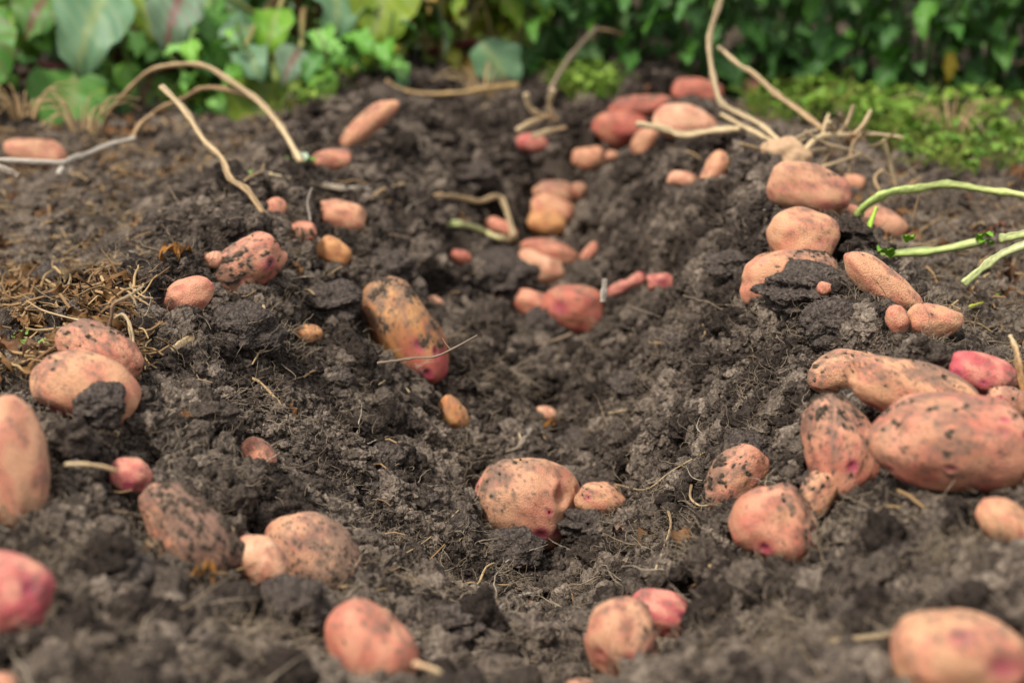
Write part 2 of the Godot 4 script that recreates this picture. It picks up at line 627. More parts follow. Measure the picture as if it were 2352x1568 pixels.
# ---------------------------------------------------------------- stems, straws and roots
func path_of(pts: Array, lie: bool, d0 := 0.0, d1 := 0.0, lift := 0.004) -> Array:
	var out := []
	if not lie and pts.size() > 4:   # kinks where leaves once sat
		var kinked := []
		for i in pts.size():
			var q: float = 0.0 if i == 0 or i == pts.size() - 1 else 4.0
			kinked.append([pts[i][0] + q * sin(i * 4.3 + pts[0][0]), pts[i][1] + q * cos(i * 3.1 + pts[0][1])])
		pts = kinked
	if lie:
		for p in pts:
			var q := on_ground(p[0], p[1])
			q.y = maxf(q.y, height(q.x, -q.z)) + lift + (p[2] if p.size() > 2 else 0.0)
			out.append(q)
		return out
	if d0 == 0.0: d0 = ground_depth(pts[0][0], pts[0][1])
	if d1 == 0.0: d1 = ground_depth(pts[-1][0], pts[-1][1])
	for i in pts.size():
		out.append(at(pts[i][0], pts[i][1], lerpf(d0, d1, i / float(pts.size() - 1))))
	return out

func stem(called: String, label: String, category: String, group: String, lines: Array, mat: Material) -> Node3D:
	# lines: [path, radius at start, at end, colour at start, at end, name of the part]
	if lines.size() == 1:
		var t := Tubes.new()
		var l: Array = lines[0]
		t.add(smooth_path(l[0]), l[1], l[2], l[3], l[4], 9, 0.17, l[6] if l.size() > 6 else 0.85)
		var o := part(called, tubes_mesh(t), mat, self)
		tag(o, label, category, group)
		return o
	var root := thing(called, label, category, lines[0][0][0], group)
	for l in lines:
		var t := Tubes.new()
		var local := []
		for p in smooth_path(l[0]): local.append((p as Vector3) - root.position)
		t.add(local, l[1], l[2], l[3], l[4], 9, 0.17, l[6] if l.size() > 6 else 0.85)
		part(l[5], tubes_mesh(t), mat, root)
	return root

# a blade with a midrib fold, a droop and waves at its edge; along -z from the origin, up is +y
func leaf_mesh(length: float, width: float, droop: float, fold: float, wave: float, belly: float, c0: Color, c1: Color, rib: Color, sd: float) -> ArrayMesh:
	var nl := 12
	var nw := 8
	var pos := PackedVector3Array()
	var col := PackedColorArray()
	var idx := PackedInt32Array()
	var y := 0.0
	var z := 0.0
	for i in nl + 1:
		var t := i / float(nl)
		var ang := -droop * t * t + 0.15
		if i > 0:
			y += sin(ang) * length / nl
			z -= cos(ang) * length / nl
		var w := width * 0.5 * pow(sin(PI * pow(t, belly)), 0.75) * (1.0 + 0.14 * n_skin.get_noise_2d(t * 5.0 + sd * 11.0, sd)) + 0.0006
		for j in nw + 1:
			var s := j / float(nw) * 2.0 - 1.0
			var e := absf(s)
			var rip := wave * sin(t * 17.0 + sd * 7.0 + signf(s) * 1.1) * e * e
			var blister := 0.03 * width * sin(t * 26.0 - e * 9.0) + 0.05 * width * n_skin.get_noise_3d(s * 2.1 + sd, t * 4.0, sd * 3.0)
			pos.append(Vector3(s * w * cos(fold * e), y + e * w * sin(fold) + rip + blister, z))
			var m := 0.5 + 0.5 * n_skin.get_noise_3d(s * 1.3 + sd * 3.1, t * 2.0, sd)
			var c := c0.lerp(c1, clampf(m + 0.25 * sin(t * 26.0 - e * 9.0) * 0.5, 0, 1))
			if e < 0.1: c = c.lerp(rib, 0.8)
			elif absf(fposmod(t * 6.0 - e * 2.0, 1.0) - 0.5) > 0.42: c = c.lerp(rib, 0.3)
			col.append(c)
	for i in nl:
		for j in nw:
			var k := i * (nw + 1) + j
			idx.append_array([k, k + 1, k + nw + 1, k + 1, k + nw + 2, k + nw + 1])
	return grid_mesh(pos, col, idx)

func aim(dir: Vector3, upish: Vector3, where: Vector3, s := 1.0, roll := 0.0) -> Transform3D:
	var z := -dir.normalized()
	var x := upish.cross(z)
	if x.length() < 0.05: x = Vector3.RIGHT
	x = x.normalized()
	var y := z.cross(x)
	var b := Basis(x, y, z) * Basis(Vector3(0, 0, 1), roll)
	return Transform3D(b.scaled(Vector3.ONE * s), where)

# ---------------------------------------------------------------- materials
func noise_tex(size: int, freq: float, kind: int, octaves: int, ramp_at: Array, ramp: Array, sd: int, frac := FastNoiseLite.FRACTAL_FBM) -> NoiseTexture2D:
	var n := FastNoiseLite.new()
	n.seed = sd
	n.noise_type = kind
	n.frequency = freq
	n.fractal_type = frac if octaves > 1 else FastNoiseLite.FRACTAL_NONE
	n.fractal_octaves = octaves
	var t := NoiseTexture2D.new()
	t.width = size
	t.height = size
	t.seamless = true
	t.noise = n
	if ramp.size():
		var g := Gradient.new()
		g.offsets = PackedFloat32Array(ramp_at)
		g.colors = PackedColorArray(ramp)
		t.color_ramp = g
	return t

func tinted(rough: float, spec := 0.3) -> StandardMaterial3D:
	var m := StandardMaterial3D.new()
	m.vertex_color_use_as_albedo = true
	m.vertex_color_is_srgb = true
	m.roughness = rough
	m.metallic_specular = spec
	return m

func world_map(m: StandardMaterial3D, per_metre: float, in_world := true) -> void:
	m.uv1_triplanar = true
	m.uv1_world_triplanar = in_world
	m.uv1_scale = Vector3.ONE * per_metre

func make_materials() -> void:
	var grain := noise_tex(1024, 0.02, FastNoiseLite.TYPE_SIMPLEX, 5, [0.0, 0.35, 0.6, 0.8, 1.0], [Color(0.42, 0.41, 0.41), Color(0.66, 0.65, 0.65), Color(0.84, 0.83, 0.82), Color(1, 0.98, 0.95), Color(1, 1, 0.98)], 5)
	var relief := noise_tex(1024, 0.03, FastNoiseLite.TYPE_SIMPLEX, 5, [], [], 6)
	var soil := tinted(0.97, 0.15)
	soil.albedo_texture = grain
	soil.heightmap_enabled = true
	soil.heightmap_texture = relief
	soil.heightmap_scale = 0.5
	world_map(soil, 9.0)
	M.soil = soil
	var crumb := tinted(0.97, 0.15)
	crumb.albedo_texture = grain
	M.crumb = crumb
	world_map(crumb, 9.0)
	crumb.heightmap_enabled = true
	crumb.heightmap_texture = relief
	crumb.heightmap_scale = 0.3
	var crust := tinted(0.97, 0.15)
	crust.albedo_texture = grain
	world_map(crust, 14.0, false)
	M.crust = crust
	var skin := tinted(0.68, 0.36)
	skin.albedo_texture = noise_tex(1024, 0.05, FastNoiseLite.TYPE_SIMPLEX, 4, [0.0, 0.28, 0.42, 0.6, 1.0], [Color(0.62, 0.54, 0.47), Color(0.87, 0.82, 0.77), Color(0.96, 0.94, 0.92), Color(1, 1, 1), Color(1, 1, 1)], 11)
	skin.heightmap_enabled = true
	skin.heightmap_texture = noise_tex(512, 0.06, FastNoiseLite.TYPE_SIMPLEX, 3, [], [], 12)
	skin.heightmap_scale = 0.055
	world_map(skin, 14.0, false)
	M.skin = skin
	M.straw = tinted(0.75, 0.3)
	M.stalk = tinted(0.6, 0.35)
	var lf := tinted(0.5, 0.38)
	lf.backlight_enabled = true
	lf.backlight = Color(0.35, 0.45, 0.12)
	lf.cull_mode = BaseMaterial3D.CULL_DISABLED
	M.leaf = lf
	var dl := tinted(0.8, 0.2)
	dl.cull_mode = BaseMaterial3D.CULL_DISABLED
	M.dead = dl

func set_noise(n: FastNoiseLite, sd: int, kind: int, freq: float, octaves: int) -> void:
	n.seed = sd
	n.noise_type = kind
	n.frequency = freq
	n.fractal_type = FastNoiseLite.FRACTAL_FBM if octaves > 1 else FastNoiseLite.FRACTAL_NONE
	n.fractal_octaves = octaves
	if kind == FastNoiseLite.TYPE_CELLULAR:
		n.cellular_return_type = FastNoiseLite.RETURN_DISTANCE
		n.cellular_jitter = 1.0

# ----------------------------------------------------------------
func _ready() -> void:
	var p := deg_to_rad(PITCH)
	fwd = Vector3(0, -sin(p), -cos(p))
	up = Vector3(0, cos(p), -sin(p))
	rng.seed = 4711

	var cam := Camera3D.new()
	cam.name = "camera"
	add_child(cam)
	var lens := CameraAttributesPhysical.new()
	lens.frustum_focal_length = 76.2
	lens.frustum_focus_distance = 1.75
	lens.exposure_aperture = 4.2
	lens.frustum_near = 0.05
	lens.frustum_far = 400.0
	cam.attributes = lens
	cam.fov = 17.92
	cam.near = 0.05
	cam.far = 400.0
	cam.position = EYE
	cam.rotation = Vector3(-p, 0, 0)
	cam.current = true

	var env := Environment.new()
	env.background_mode = Environment.BG_SKY
	var sky_m := ProceduralSkyMaterial.new()
	sky_m.sky_top_color = Color(0.97, 0.98, 1.0)
	sky_m.sky_horizon_color = Color(0.62, 0.65, 0.69)
	sky_m.sky_curve = 0.35
	sky_m.ground_bottom_color = Color(0.2, 0.18, 0.16)
	sky_m.ground_horizon_color = Color(0.5, 0.5, 0.5)
	var sky := Sky.new()
	sky.sky_material = sky_m
	env.sky = sky
	env.background_energy_multiplier = 0.45
	env.tonemap_mode = Environment.TONE_MAPPER_LINEAR
	env.tonemap_exposure = 3.2
	env.sdfgi_enabled = true
	env.ssao_enabled = true
	env.ssil_enabled = true
	var we := WorldEnvironment.new()
	we.name = "world"
	we.environment = env
	add_child(we)

	var sun := DirectionalLight3D.new()
	sun.name = "sun"
	sun.light_energy = 0.5
	sun.light_color = Color(1.0, 0.975, 0.94)
	sun.light_angular_distance = 11.0
	sun.shadow_enabled = true
	sun.rotation_degrees = Vector3(-58, -48, 0)
	add_child(sun)

	set_noise(n_low, 1, FastNoiseLite.TYPE_SIMPLEX, 6.5, 2)
	set_noise(n_mid, 2, FastNoiseLite.TYPE_SIMPLEX, 22.0, 2)
	set_noise(n_clod, 3, FastNoiseLite.TYPE_CELLULAR, 30.0, 1)
	set_noise(n_crumb, 4, FastNoiseLite.TYPE_CELLULAR, 95.0, 1)
	set_noise(n_fine, 5, FastNoiseLite.TYPE_SIMPLEX, 210.0, 2)
	for n in [n_clod, n_crumb]:
		n.domain_warp_enabled = true
		n.domain_warp_amplitude = 0.012
		n.domain_warp_frequency = 40.0
	set_noise(n_skin, 6, FastNoiseLite.TYPE_SIMPLEX, 1.0, 1)
	set_noise(n_dirt, 7, FastNoiseLite.TYPE_SIMPLEX, 1.2, 4)
	set_noise(n_speck, 8, FastNoiseLite.TYPE_SIMPLEX, 7.0, 2)
	set_noise(n_cell3, 9, FastNoiseLite.TYPE_CELLULAR, 1.0, 1)
	make_tables()
	make_materials()
	make_potatoes()
	make_soil()
	make_stems()
	make_clods()
	make_litter()
	make_plants()

func make_potatoes() -> void:
	var left := Vector3(-0.7, -0.3, 0.0)
	var top := Vector3(0, -1, 0)
	var g_floor := "potatoes on the floor of the furrow"
	var g_left := "potatoes along the left bank"
	var g_right := "potatoes along the right bank"
	# the furrow in front
	spud(1210, 1156, 115, 110, 8, 0.94, "tan", 0.36, "large round potato with a deep dimple in the middle of the furrow", {"seat": 1.06, "group": g_floor, "blunt": 0.14, "bend": 0.0, "taper": 0.0, "lump": 0.06, "dirt_from": Vector3(-0.75, -0.55, -0.1), "crust": -0.62,
		"eyes": [[1288, 1138, 0.13, 0.15, 0.1], [1240, 1218, 0.05, 0.11, 1.3], [1272, 1214, 0.03, 0.07, 1.0], [1258, 1168, 0.03, 0.05, 1.0]], "thick": 1.0})
	spud(1135, 1138, 44, 56, 5, 0.8, "rose", 0.12, "pink potato mostly hidden behind the left side of the large round potato", {"foot_y": 1195, "group": g_floor})
	spud(1380, 1146, 58, 38, 6, 0.55, "peach", 0.2, "small speckled potato just right of the large round potato", {"foot_y": 1178, "group": g_floor, "eyes": [[1345, 1140, 0.05, 0.12, 1.0], [1352, 1128, 0.03, 0.07, 0.8]]})
	spud(930, 763, 134, 76, 57, 0.7, "orange", 0.3, "long orange potato with black soil patches leaning down the left bank", {"group": g_left, "grain": 0.95, "blush": 1.0, "taper": -0.06, "bend": -0.06, "dirt_from": Vector3(-0.8, -0.35, 0.1), "crust": -0.40, "lump": 0.05,
		"eyes": [[966, 792, 0.05, 0.09, 1.3], [1006, 812, 0.05, 0.1, 1.3], [978, 852, 0.05, 0.1, 1.3]]})
	spud(1039, 948, 43, 33, 58, 0.75, "orange", 0.15, "small egg shaped orange potato below the long orange potato", {"group": g_floor})
	spud(1252, 952, 28, 20, 0, 0.3, "pale", 0.05, "pale pink potato tip poking out of the furrow floor", {"group": g_floor})
	# left bank, near
	spud(195, 890, 131, 80, 14, 0.95, "peach", 0.16, "big smooth kidney shaped potato with a clod against it, left bank", {"group": g_left, "bend": 0.16, "lump": 0.045, "dirt_from": Vector3(-0.6, -0.4, 0.2), "crust": -0.70,
		"eyes": [[128, 945, 0.06, 0.11, 1.5], [150, 962, 0.05, 0.1, 1.4]]})
	spud(226, 810, 100, 66, 24, 0.9, "pink", 0.36, "soil speckled potato with a dry sprout rising from its top", {"foot_y": 880, "group": g_left, "dirt_from": Vector3(-0.4, -0.7, 0), "crust": -0.50})
	spud(28, 1066, 152, 86, 84, 0.93, "tan", 0.1, "tall upright brownish potato cut by the left edge of the picture", {"group": g_left, "lump": 0.04, "crust": -0.90})
	spud(12, 1366, 112, 100, 18, 0.9, "rose", 0.1, "deep pink potato in the lower left with a magenta eye", {"group": g_left, "blush": 0.9, "crust": -1.00, "eyes": [[84, 1344, 0.05, 0.14, 1.2]]})
	spud(298, 1092, 50, 43, 10, 0.72, "rose", 0.14, "small pink potato with a red eye beside the upright brownish potato", {"group": g_left, "eyes": [[300, 1115, 0.05, 0.2, 1.4]], "crust": -0.90})
	spud(436, 1226, 142, 80, 46, 0.5, "pink", 0.9, "long half buried potato caked in grey soil, front left", {"group": g_left, "foot_x": 440, "dirt_from": Vector3(0.1, -0.75, 0.1), "crust": -0.18})
	spud(598, 1288, 68, 56, 50, 0.95, "pale", 0.12, "pink potato wedged between the caked potato and the round brown one", {"group": g_left, "crust": -0.90})
	spud(716, 1282, 118, 100, 38, 0.85, "tan", 0.95, "round potato with brown dirty right side, front left", {"foot_y": 1292, "seat": 0.97, "bend": 0.0, "lump": 0.05, "group": g_left, "dirt_from": Vector3(0.9, -0.1, -0.2), "crust": -0.52})
	spud(850, 1484, 118, 90, 44, 0.95, "pink", 0.16, "smooth oval potato at the bottom with a root at its tip", {"group": g_floor, "lump": 0.035, "crust": -0.70, "taper": 0.08})
	spud(1428, 1466, 94, 88, 62, 0.95, "tan", 0.3, "front lobe of a knobbly brownish potato at the bottom of the furrow", {"group": g_floor, "lump": 0.08, "crust": -0.65, "eyes": [[1375, 1497, 0.05, 0.16, 0.3], [1440, 1500, 0.04, 0.13, 0.3]]})
	spud(1514, 1412, 80, 56, 14, 0.8, "rose", 0.1, "pink tipped potato against the back of the knobbly brownish potato", {"foot_y": 1470, "group": g_floor, "blush": 1.0, "eyes": [[1566, 1412, 0.05, 0.14, 1.2]], "crust": -0.90})
	spud(2214, 1514, 166, 116, 12, 0.9, "peach", 0.2, "large blurred potato in the lower right corner", {"group": g_right, "lump": 0.05, "blush": 0.5, "crust": -0.70, "eyes": [[2190, 1450, 0.04, 0.12, 0.7], [2290, 1520, 0.06, 0.2, 0.8]]})
	spud(0, 1580, 46, 40, 20, 0.8, "peach", 0.1, "potato rim just showing in the lower left corner", {"group": g_left})
	spud(1345, 1592, 60, 34, 0, 0.8, "tan", 0.2, "brownish potato rim at the bottom edge under the knobbly potato", {"group": g_floor})
	spud(592, 1046, 50, 38, 40, 0.1, "pink", 0.3, "buried potato with only a pink triangle showing on the left bank", {"group": g_left, "crust": -0.60})
	# left bank, further
	spud(566, 608, 92, 60, -36, 0.72, "pink", 0.5, "potato with black soil patches and a magenta eye on the left crest", {"group": g_left, "dirt_from": Vector3(-0.55, -0.4, 0.2), "crust": -0.25, "eyes": [[622, 604, 0.06, 0.13, 1.5]], "blunt": 0.2})
	spud(432, 684, 60, 46, -36, 0.5, "pink", 0.08, "smooth pink potato at the lower end of the soil patched potato", {"group": g_left, "crust": -0.90})
	spud(488, 596, 24, 20, 0, 0.6, "pale", 0.05, "small pale potato behind the soil patched potato", {"group": g_left, "crust": -1.00})
	spud(695, 533, 32, 27, 0, 0.75, "pink", 0.05, "little round pink potato with a white root on its top", {"group": g_left, "crust": -1.00})
	spud(784, 496, 58, 38, 12, 0.62, "peach", 0.15, "peach potato with soil notches along its lower edge, left crest", {"group": g_left, "crust": -0.70})
	spud(765, 578, 44, 31, 28, 0.8, "orange", 0.12, "orange potato below the little round pink one", {"group": g_left, "crust": -0.90})
	spud(631, 478, 28, 24, -50, 0.5, "pink", 0.1, "small pointed pink potato at the foot of the straight dry stalk", {"group": g_left, "crust": -0.90})
	spud(756, 368, 48, 26, -8, 0.65, "pink", 0.2, "half buried pink potato at the foot of the arched stalk", {"group": g_left, "crust": -0.70})
	spud(843, 286, 82, 28, -40, 0.8, "peach", 0.2, "long thin blurred potato sloping up the far left crest", {"group": g_left, "crust": -0.60})
	spud(708, 766, 31, 23, 5, 0.55, "orange", 0.25, "tiny orange potato set in the left bank beside the long orange one", {"group": g_left, "crust": -0.60})
	spud(995, 695, 24, 16, 12, 0.1, "pale", 0.05, "sliver of a pale buried potato right of the long orange one", {"group": g_left, "crust": -1.00})
	spud(82, 352, 74, 38, 10, 0.7, "tan", 0.15, "tan potato on the left field with a pale stick lying across it", {"group": g_left, "crust": -0.70})
	# the furrow further on
	spud(1240, 616, 59, 37, 20, 0.62, "pale", 0.1, "pale smooth potato in the middle of the furrow floor", {"group": g_floor, "crust": -0.90})
	spud(1262, 577, 68, 27, 14, 0.75, "pink", 0.2, "long pink potato lying behind the pale smooth one", {"foot_y": 600, "group": g_floor, "crust": -0.70})
	spud(1353, 581, 28, 15, -52, 0.7, "pink", 0.1, "thin pink potato standing on end right of the long pink one", {"group": g_floor, "crust": -0.90})
	spud(1056, 590, 26, 18, 5, 0.8, "red", 0.12, "small brick red potato left in the furrow below the cut stem", {"group": g_floor, "crust": -0.90})
	spud(1256, 514, 48, 31, 8, 0.8, "orange", 0.08, "front potato of the row of three overlapping in the furrow", {"group": g_floor, "crust": -0.90})
	spud(1270, 482, 52, 34, 18, 0.8, "peach", 0.08, "middle potato of the row of three overlapping in the furrow", {"foot_y": 512, "group": g_floor, "crust": -0.90})
	spud(1279, 446, 52, 31, 5, 0.8, "tan", 0.35, "rear brownish potato of the row of three overlapping in the furrow", {"foot_y": 474, "group": g_floor, "crust": -0.60})
	spud(1330, 436, 18, 20, 60, 0.8, "tan", 0.4, "small brown potato beside the rear one of the row of three", {"foot_y": 458, "group": g_floor, "crust": -0.60})
	spud(1150, 523, 42, 20, 24, 0.6, "pink", 0.08, "narrow pink potato behind the pale cut stem", {"group": g_floor, "crust": -0.90})
	spud(1165, 678, 38, 27, -24, 0.7, "tan", 0.2, "small brownish potato left of the big two toned kidney potato", {"group": g_floor, "crust": -0.70})
	spud(1320, 708, 72, 56, 12, 0.95, "red", 0.22, "brick red end of the two toned potato pair in the furrow", {"group": g_floor, "crust": -0.60, "eyes": [[1282, 708, 0.05, 0.2, 0.8]]})
	spud(1232, 700, 56, 36, 22, 0.6, "pink", 0.1, "pink potato overlapped by the brick red one in the furrow", {"foot_y": 735, "group": g_floor, "crust": -0.70})
	spud(1440, 653, 49, 18, -26, 0.85, "rose", 0.22, "slim waisted pink potato beside the upright white root", {"group": g_floor, "crust": -0.70, "waist": 0.3, "waist_at": 0.1, "blush": 0.8})
	spud(1520, 648, 35, 23, 4, 0.8, "rose", 0.2, "small pink potato at the right end of the furrow group", {"group": g_floor, "crust": -0.70, "eyes": [[1522, 650, 0.05, 0.25, 0.6]]})
	spud(1221, 328, 38, 22, 4, 0.85, "rose", 0.05, "bright pink potato alone at the far end of the furrow", {"group": g_floor, "crust": -1.00})
	spud(1354, 362, 39, 27, -6, 0.8, "peach", 0.12, "blurred peach potato below the far right heap", {"group": g_right, "crust": -0.90})
	spud(1406, 357, 17, 12, 0, 0.8, "tan", 0.1, "tiny tan potato touching the blurred peach potato", {"group": g_right, "crust": -0.90})
	spud(1426, 293, 64, 41, 4, 0.85, "red", 0.1, "round reddish potato at the left of the far right heap", {"group": g_right, "crust": -0.90})
	spud(1573, 282, 78, 42, 10, 0.8, "pale", 0.08, "large pale pink potato on the far right heap", {"foot_y": 318, "group": g_right, "crust": -0.90})
	spud(1484, 322, 46, 26, -48, 0.5, "peach", 0.1, "peach potato wedged under the dry stem of the far right heap", {"foot_y": 345, "group": g_right, "crust": -0.90})
	spud(1478, 243, 78, 26, -4, 0.6, "red", 0.35, "soil covered reddish potato at the back of the far right heap", {"foot_y": 266, "group": g_right, "crust": -0.45})
	spud(1600, 208, 62, 30, 4, 0.6, "red", 0.25, "reddish potato on the crest behind the far right heap", {"foot_y": 232, "group": g_right, "crust": -0.55})
	spud(1728, 206, 34, 25, 30, 0.8, "rose", 0.15, "blurred pink potato behind the tall dry stalk", {"foot_y": 228, "group": g_right, "crust": -0.70})
	spud(1568, 412, 36, 19, 6, 0.4, "pale", 0.05, "pale half buried potato on the right slope below the heap", {"group": g_right, "crust": -0.90})
	spud(1644, 392, 50, 30, -62, 0.4, "peach", 0.15, "buried potato showing as a peach wedge left of the dry plant", {"group": g_right, "crust": -0.70})
	# right bank
	spud(1858, 434, 96, 64, 16, 0.85, "tan", 0.18, "large tan potato under the dry plant on the right crest", {"group": g_right, "crust": -0.65, "blush": 0.35})
	spud(1961, 420, 28, 22, 10, 0.7, "peach", 0.08, "small peach potato at the right shoulder of the large tan one", {"group": g_right, "crust": -0.90})
	spud(1957, 488, 23, 18, 20, 0.8, "pink", 0.08, "tiny pink potato between the large tan one and the green stem", {"group": g_right, "crust": -0.90})
	spud(2032, 516, 56, 37, 22, 0.75, "tan", 0.12, "tan potato beside the green stems on the right", {"group": g_right, "crust": -0.70})
	spud(1845, 548, 82, 70, 14, 0.8, "peach", 0.16, "upper potato of the stacked pair on the right crest", {"foot_y": 606, "group": g_right, "crust": -0.75})
	spud(1812, 636, 114, 66, -10, 0.55, "peach", 0.35, "lower potato of the stacked pair with soil over its front", {"group": g_right, "crust": -0.45, "dirt_from": Vector3(0.7, -0.3, 0)})
	spud(2030, 648, 102, 42, 36, 0.7, "peach", 0.2, "bent long potato behind the right clod mound", {"group": g_right, "crust": -0.70, "bend": -0.2})
	spud(1895, 663, 18, 17, 0, 0.9, "pink", 0.03, "marble sized round potato on the soil below the stacked pair", {"foot_y": 712, "group": g_right, "crust": -1.10})
	spud(2146, 738, 63, 43, 6, 0.85, "peach", 0.08, "smooth oval peach potato on the far side of the right crest", {"group": g_right, "crust": -0.70})
	spud(2062, 733, 34, 26, 60, 0.75, "pink", 0.08, "pink potato squeezed between the clod mound and the smooth oval one", {"group": g_right, "crust": -0.90})
	spud(1942, 858, 82, 56, -4, 0.75, "peach", 0.22, "tan potato at the upper left of the front right heap", {"foot_y": 908, "group": g_right, "crust": -0.52, "dirt_from": Vector3(-0.5, -0.6, 0.2)})
	spud(2110, 902, 172, 70, 20, 0.7, "peach", 0.34, "long dusty potato lying across the front right heap", {"foot_y": 962, "group": g_right, "crust": -0.70, "dirt_from": Vector3(0, -0.85, 0), "eyes": [[2000, 942, 0.04, 0.1, 0.9]]})
	spud(2200, 1018, 190, 116, 8, 0.97, "pink", 0.2, "biggest potato of the front right heap, bean shaped with soil flecks", {"group": g_right, "crust": -0.56, "bend": 0.10, "dirt_from": Vector3(-0.3, -0.4, 0.4), "lump": 0.06, "eyes": [[2335, 1000, 0.04, 0.05, 1.2], [2168, 1072, 0.05, 0.06, 0.7], [2290, 965, 0.03, 0.05, 0.9]], "blush": 0.3})
	spud(2260, 860, 82, 49, 14, 0.75, "rose", 0.32, "pink potato with magenta eyes behind the front right heap", {"foot_y": 908, "group": g_right, "crust": -0.75, "blush": -0.9, "dirt_from": Vector3(0.6, 0.2, 0), "eyes": [[2198, 858, 0.06, 0.12, 1.3], [2252, 876, 0.06, 0.1, 1.3]]})
	spud(2322, 922, 60, 34, 12, 0.8, "tan", 0.3, "small tan potato at the right edge below the pink eyed one", {"foot_y": 950, "group": g_right, "crust": -0.70, "eyes": [[2296, 912, 0.04, 0.1, 1.0]]})
	spud(1930, 1024, 122, 90, 70, 0.8, "pink", 0.46, "cone shaped potato with a soil cap in the front right heap", {"foot_y": 1114, "group": g_right, "crust": -0.42, "taper": 0.26, "dirt_from": Vector3(-0.95, -0.2, 0.0), "eyes": [[1943, 1064, 0.06, 0.09, 1.4]]})
	spud(1786, 1210, 104, 94, 30, 0.93, "pink", 0.3, "broad potato with two pink eyes and a clod on its shoulder", {"group": g_right, "crust": -0.60, "dirt_from": Vector3(0.4, -0.9, 0), "eyes": [[1748, 1258, 0.05, 0.1, 1.3], [1868, 1216, 0.05, 0.1, 1.2]]})
	spud(1880, 1136, 62, 44, -60, 0.8, "peach", 0.4, "small potato between the cone shaped and the broad pink eyed potato", {"foot_y": 1175, "group": g_right, "crust": -0.40})
	spud(1692, 1100, 84, 66, -62, 0.45, "pink", 0.42, "half buried potato with a dark soil rim left of the cone shaped one", {"foot_y": 1148, "group": g_right, "crust": -0.40, "dirt_from": Vector3(0.1, -0.9, 0)})
	spud(2318, 1208, 84, 52, 40, 0.45, "peach", 0.16, "partly buried peach potato at the right edge below the heap", {"group": g_right, "crust": -0.75})

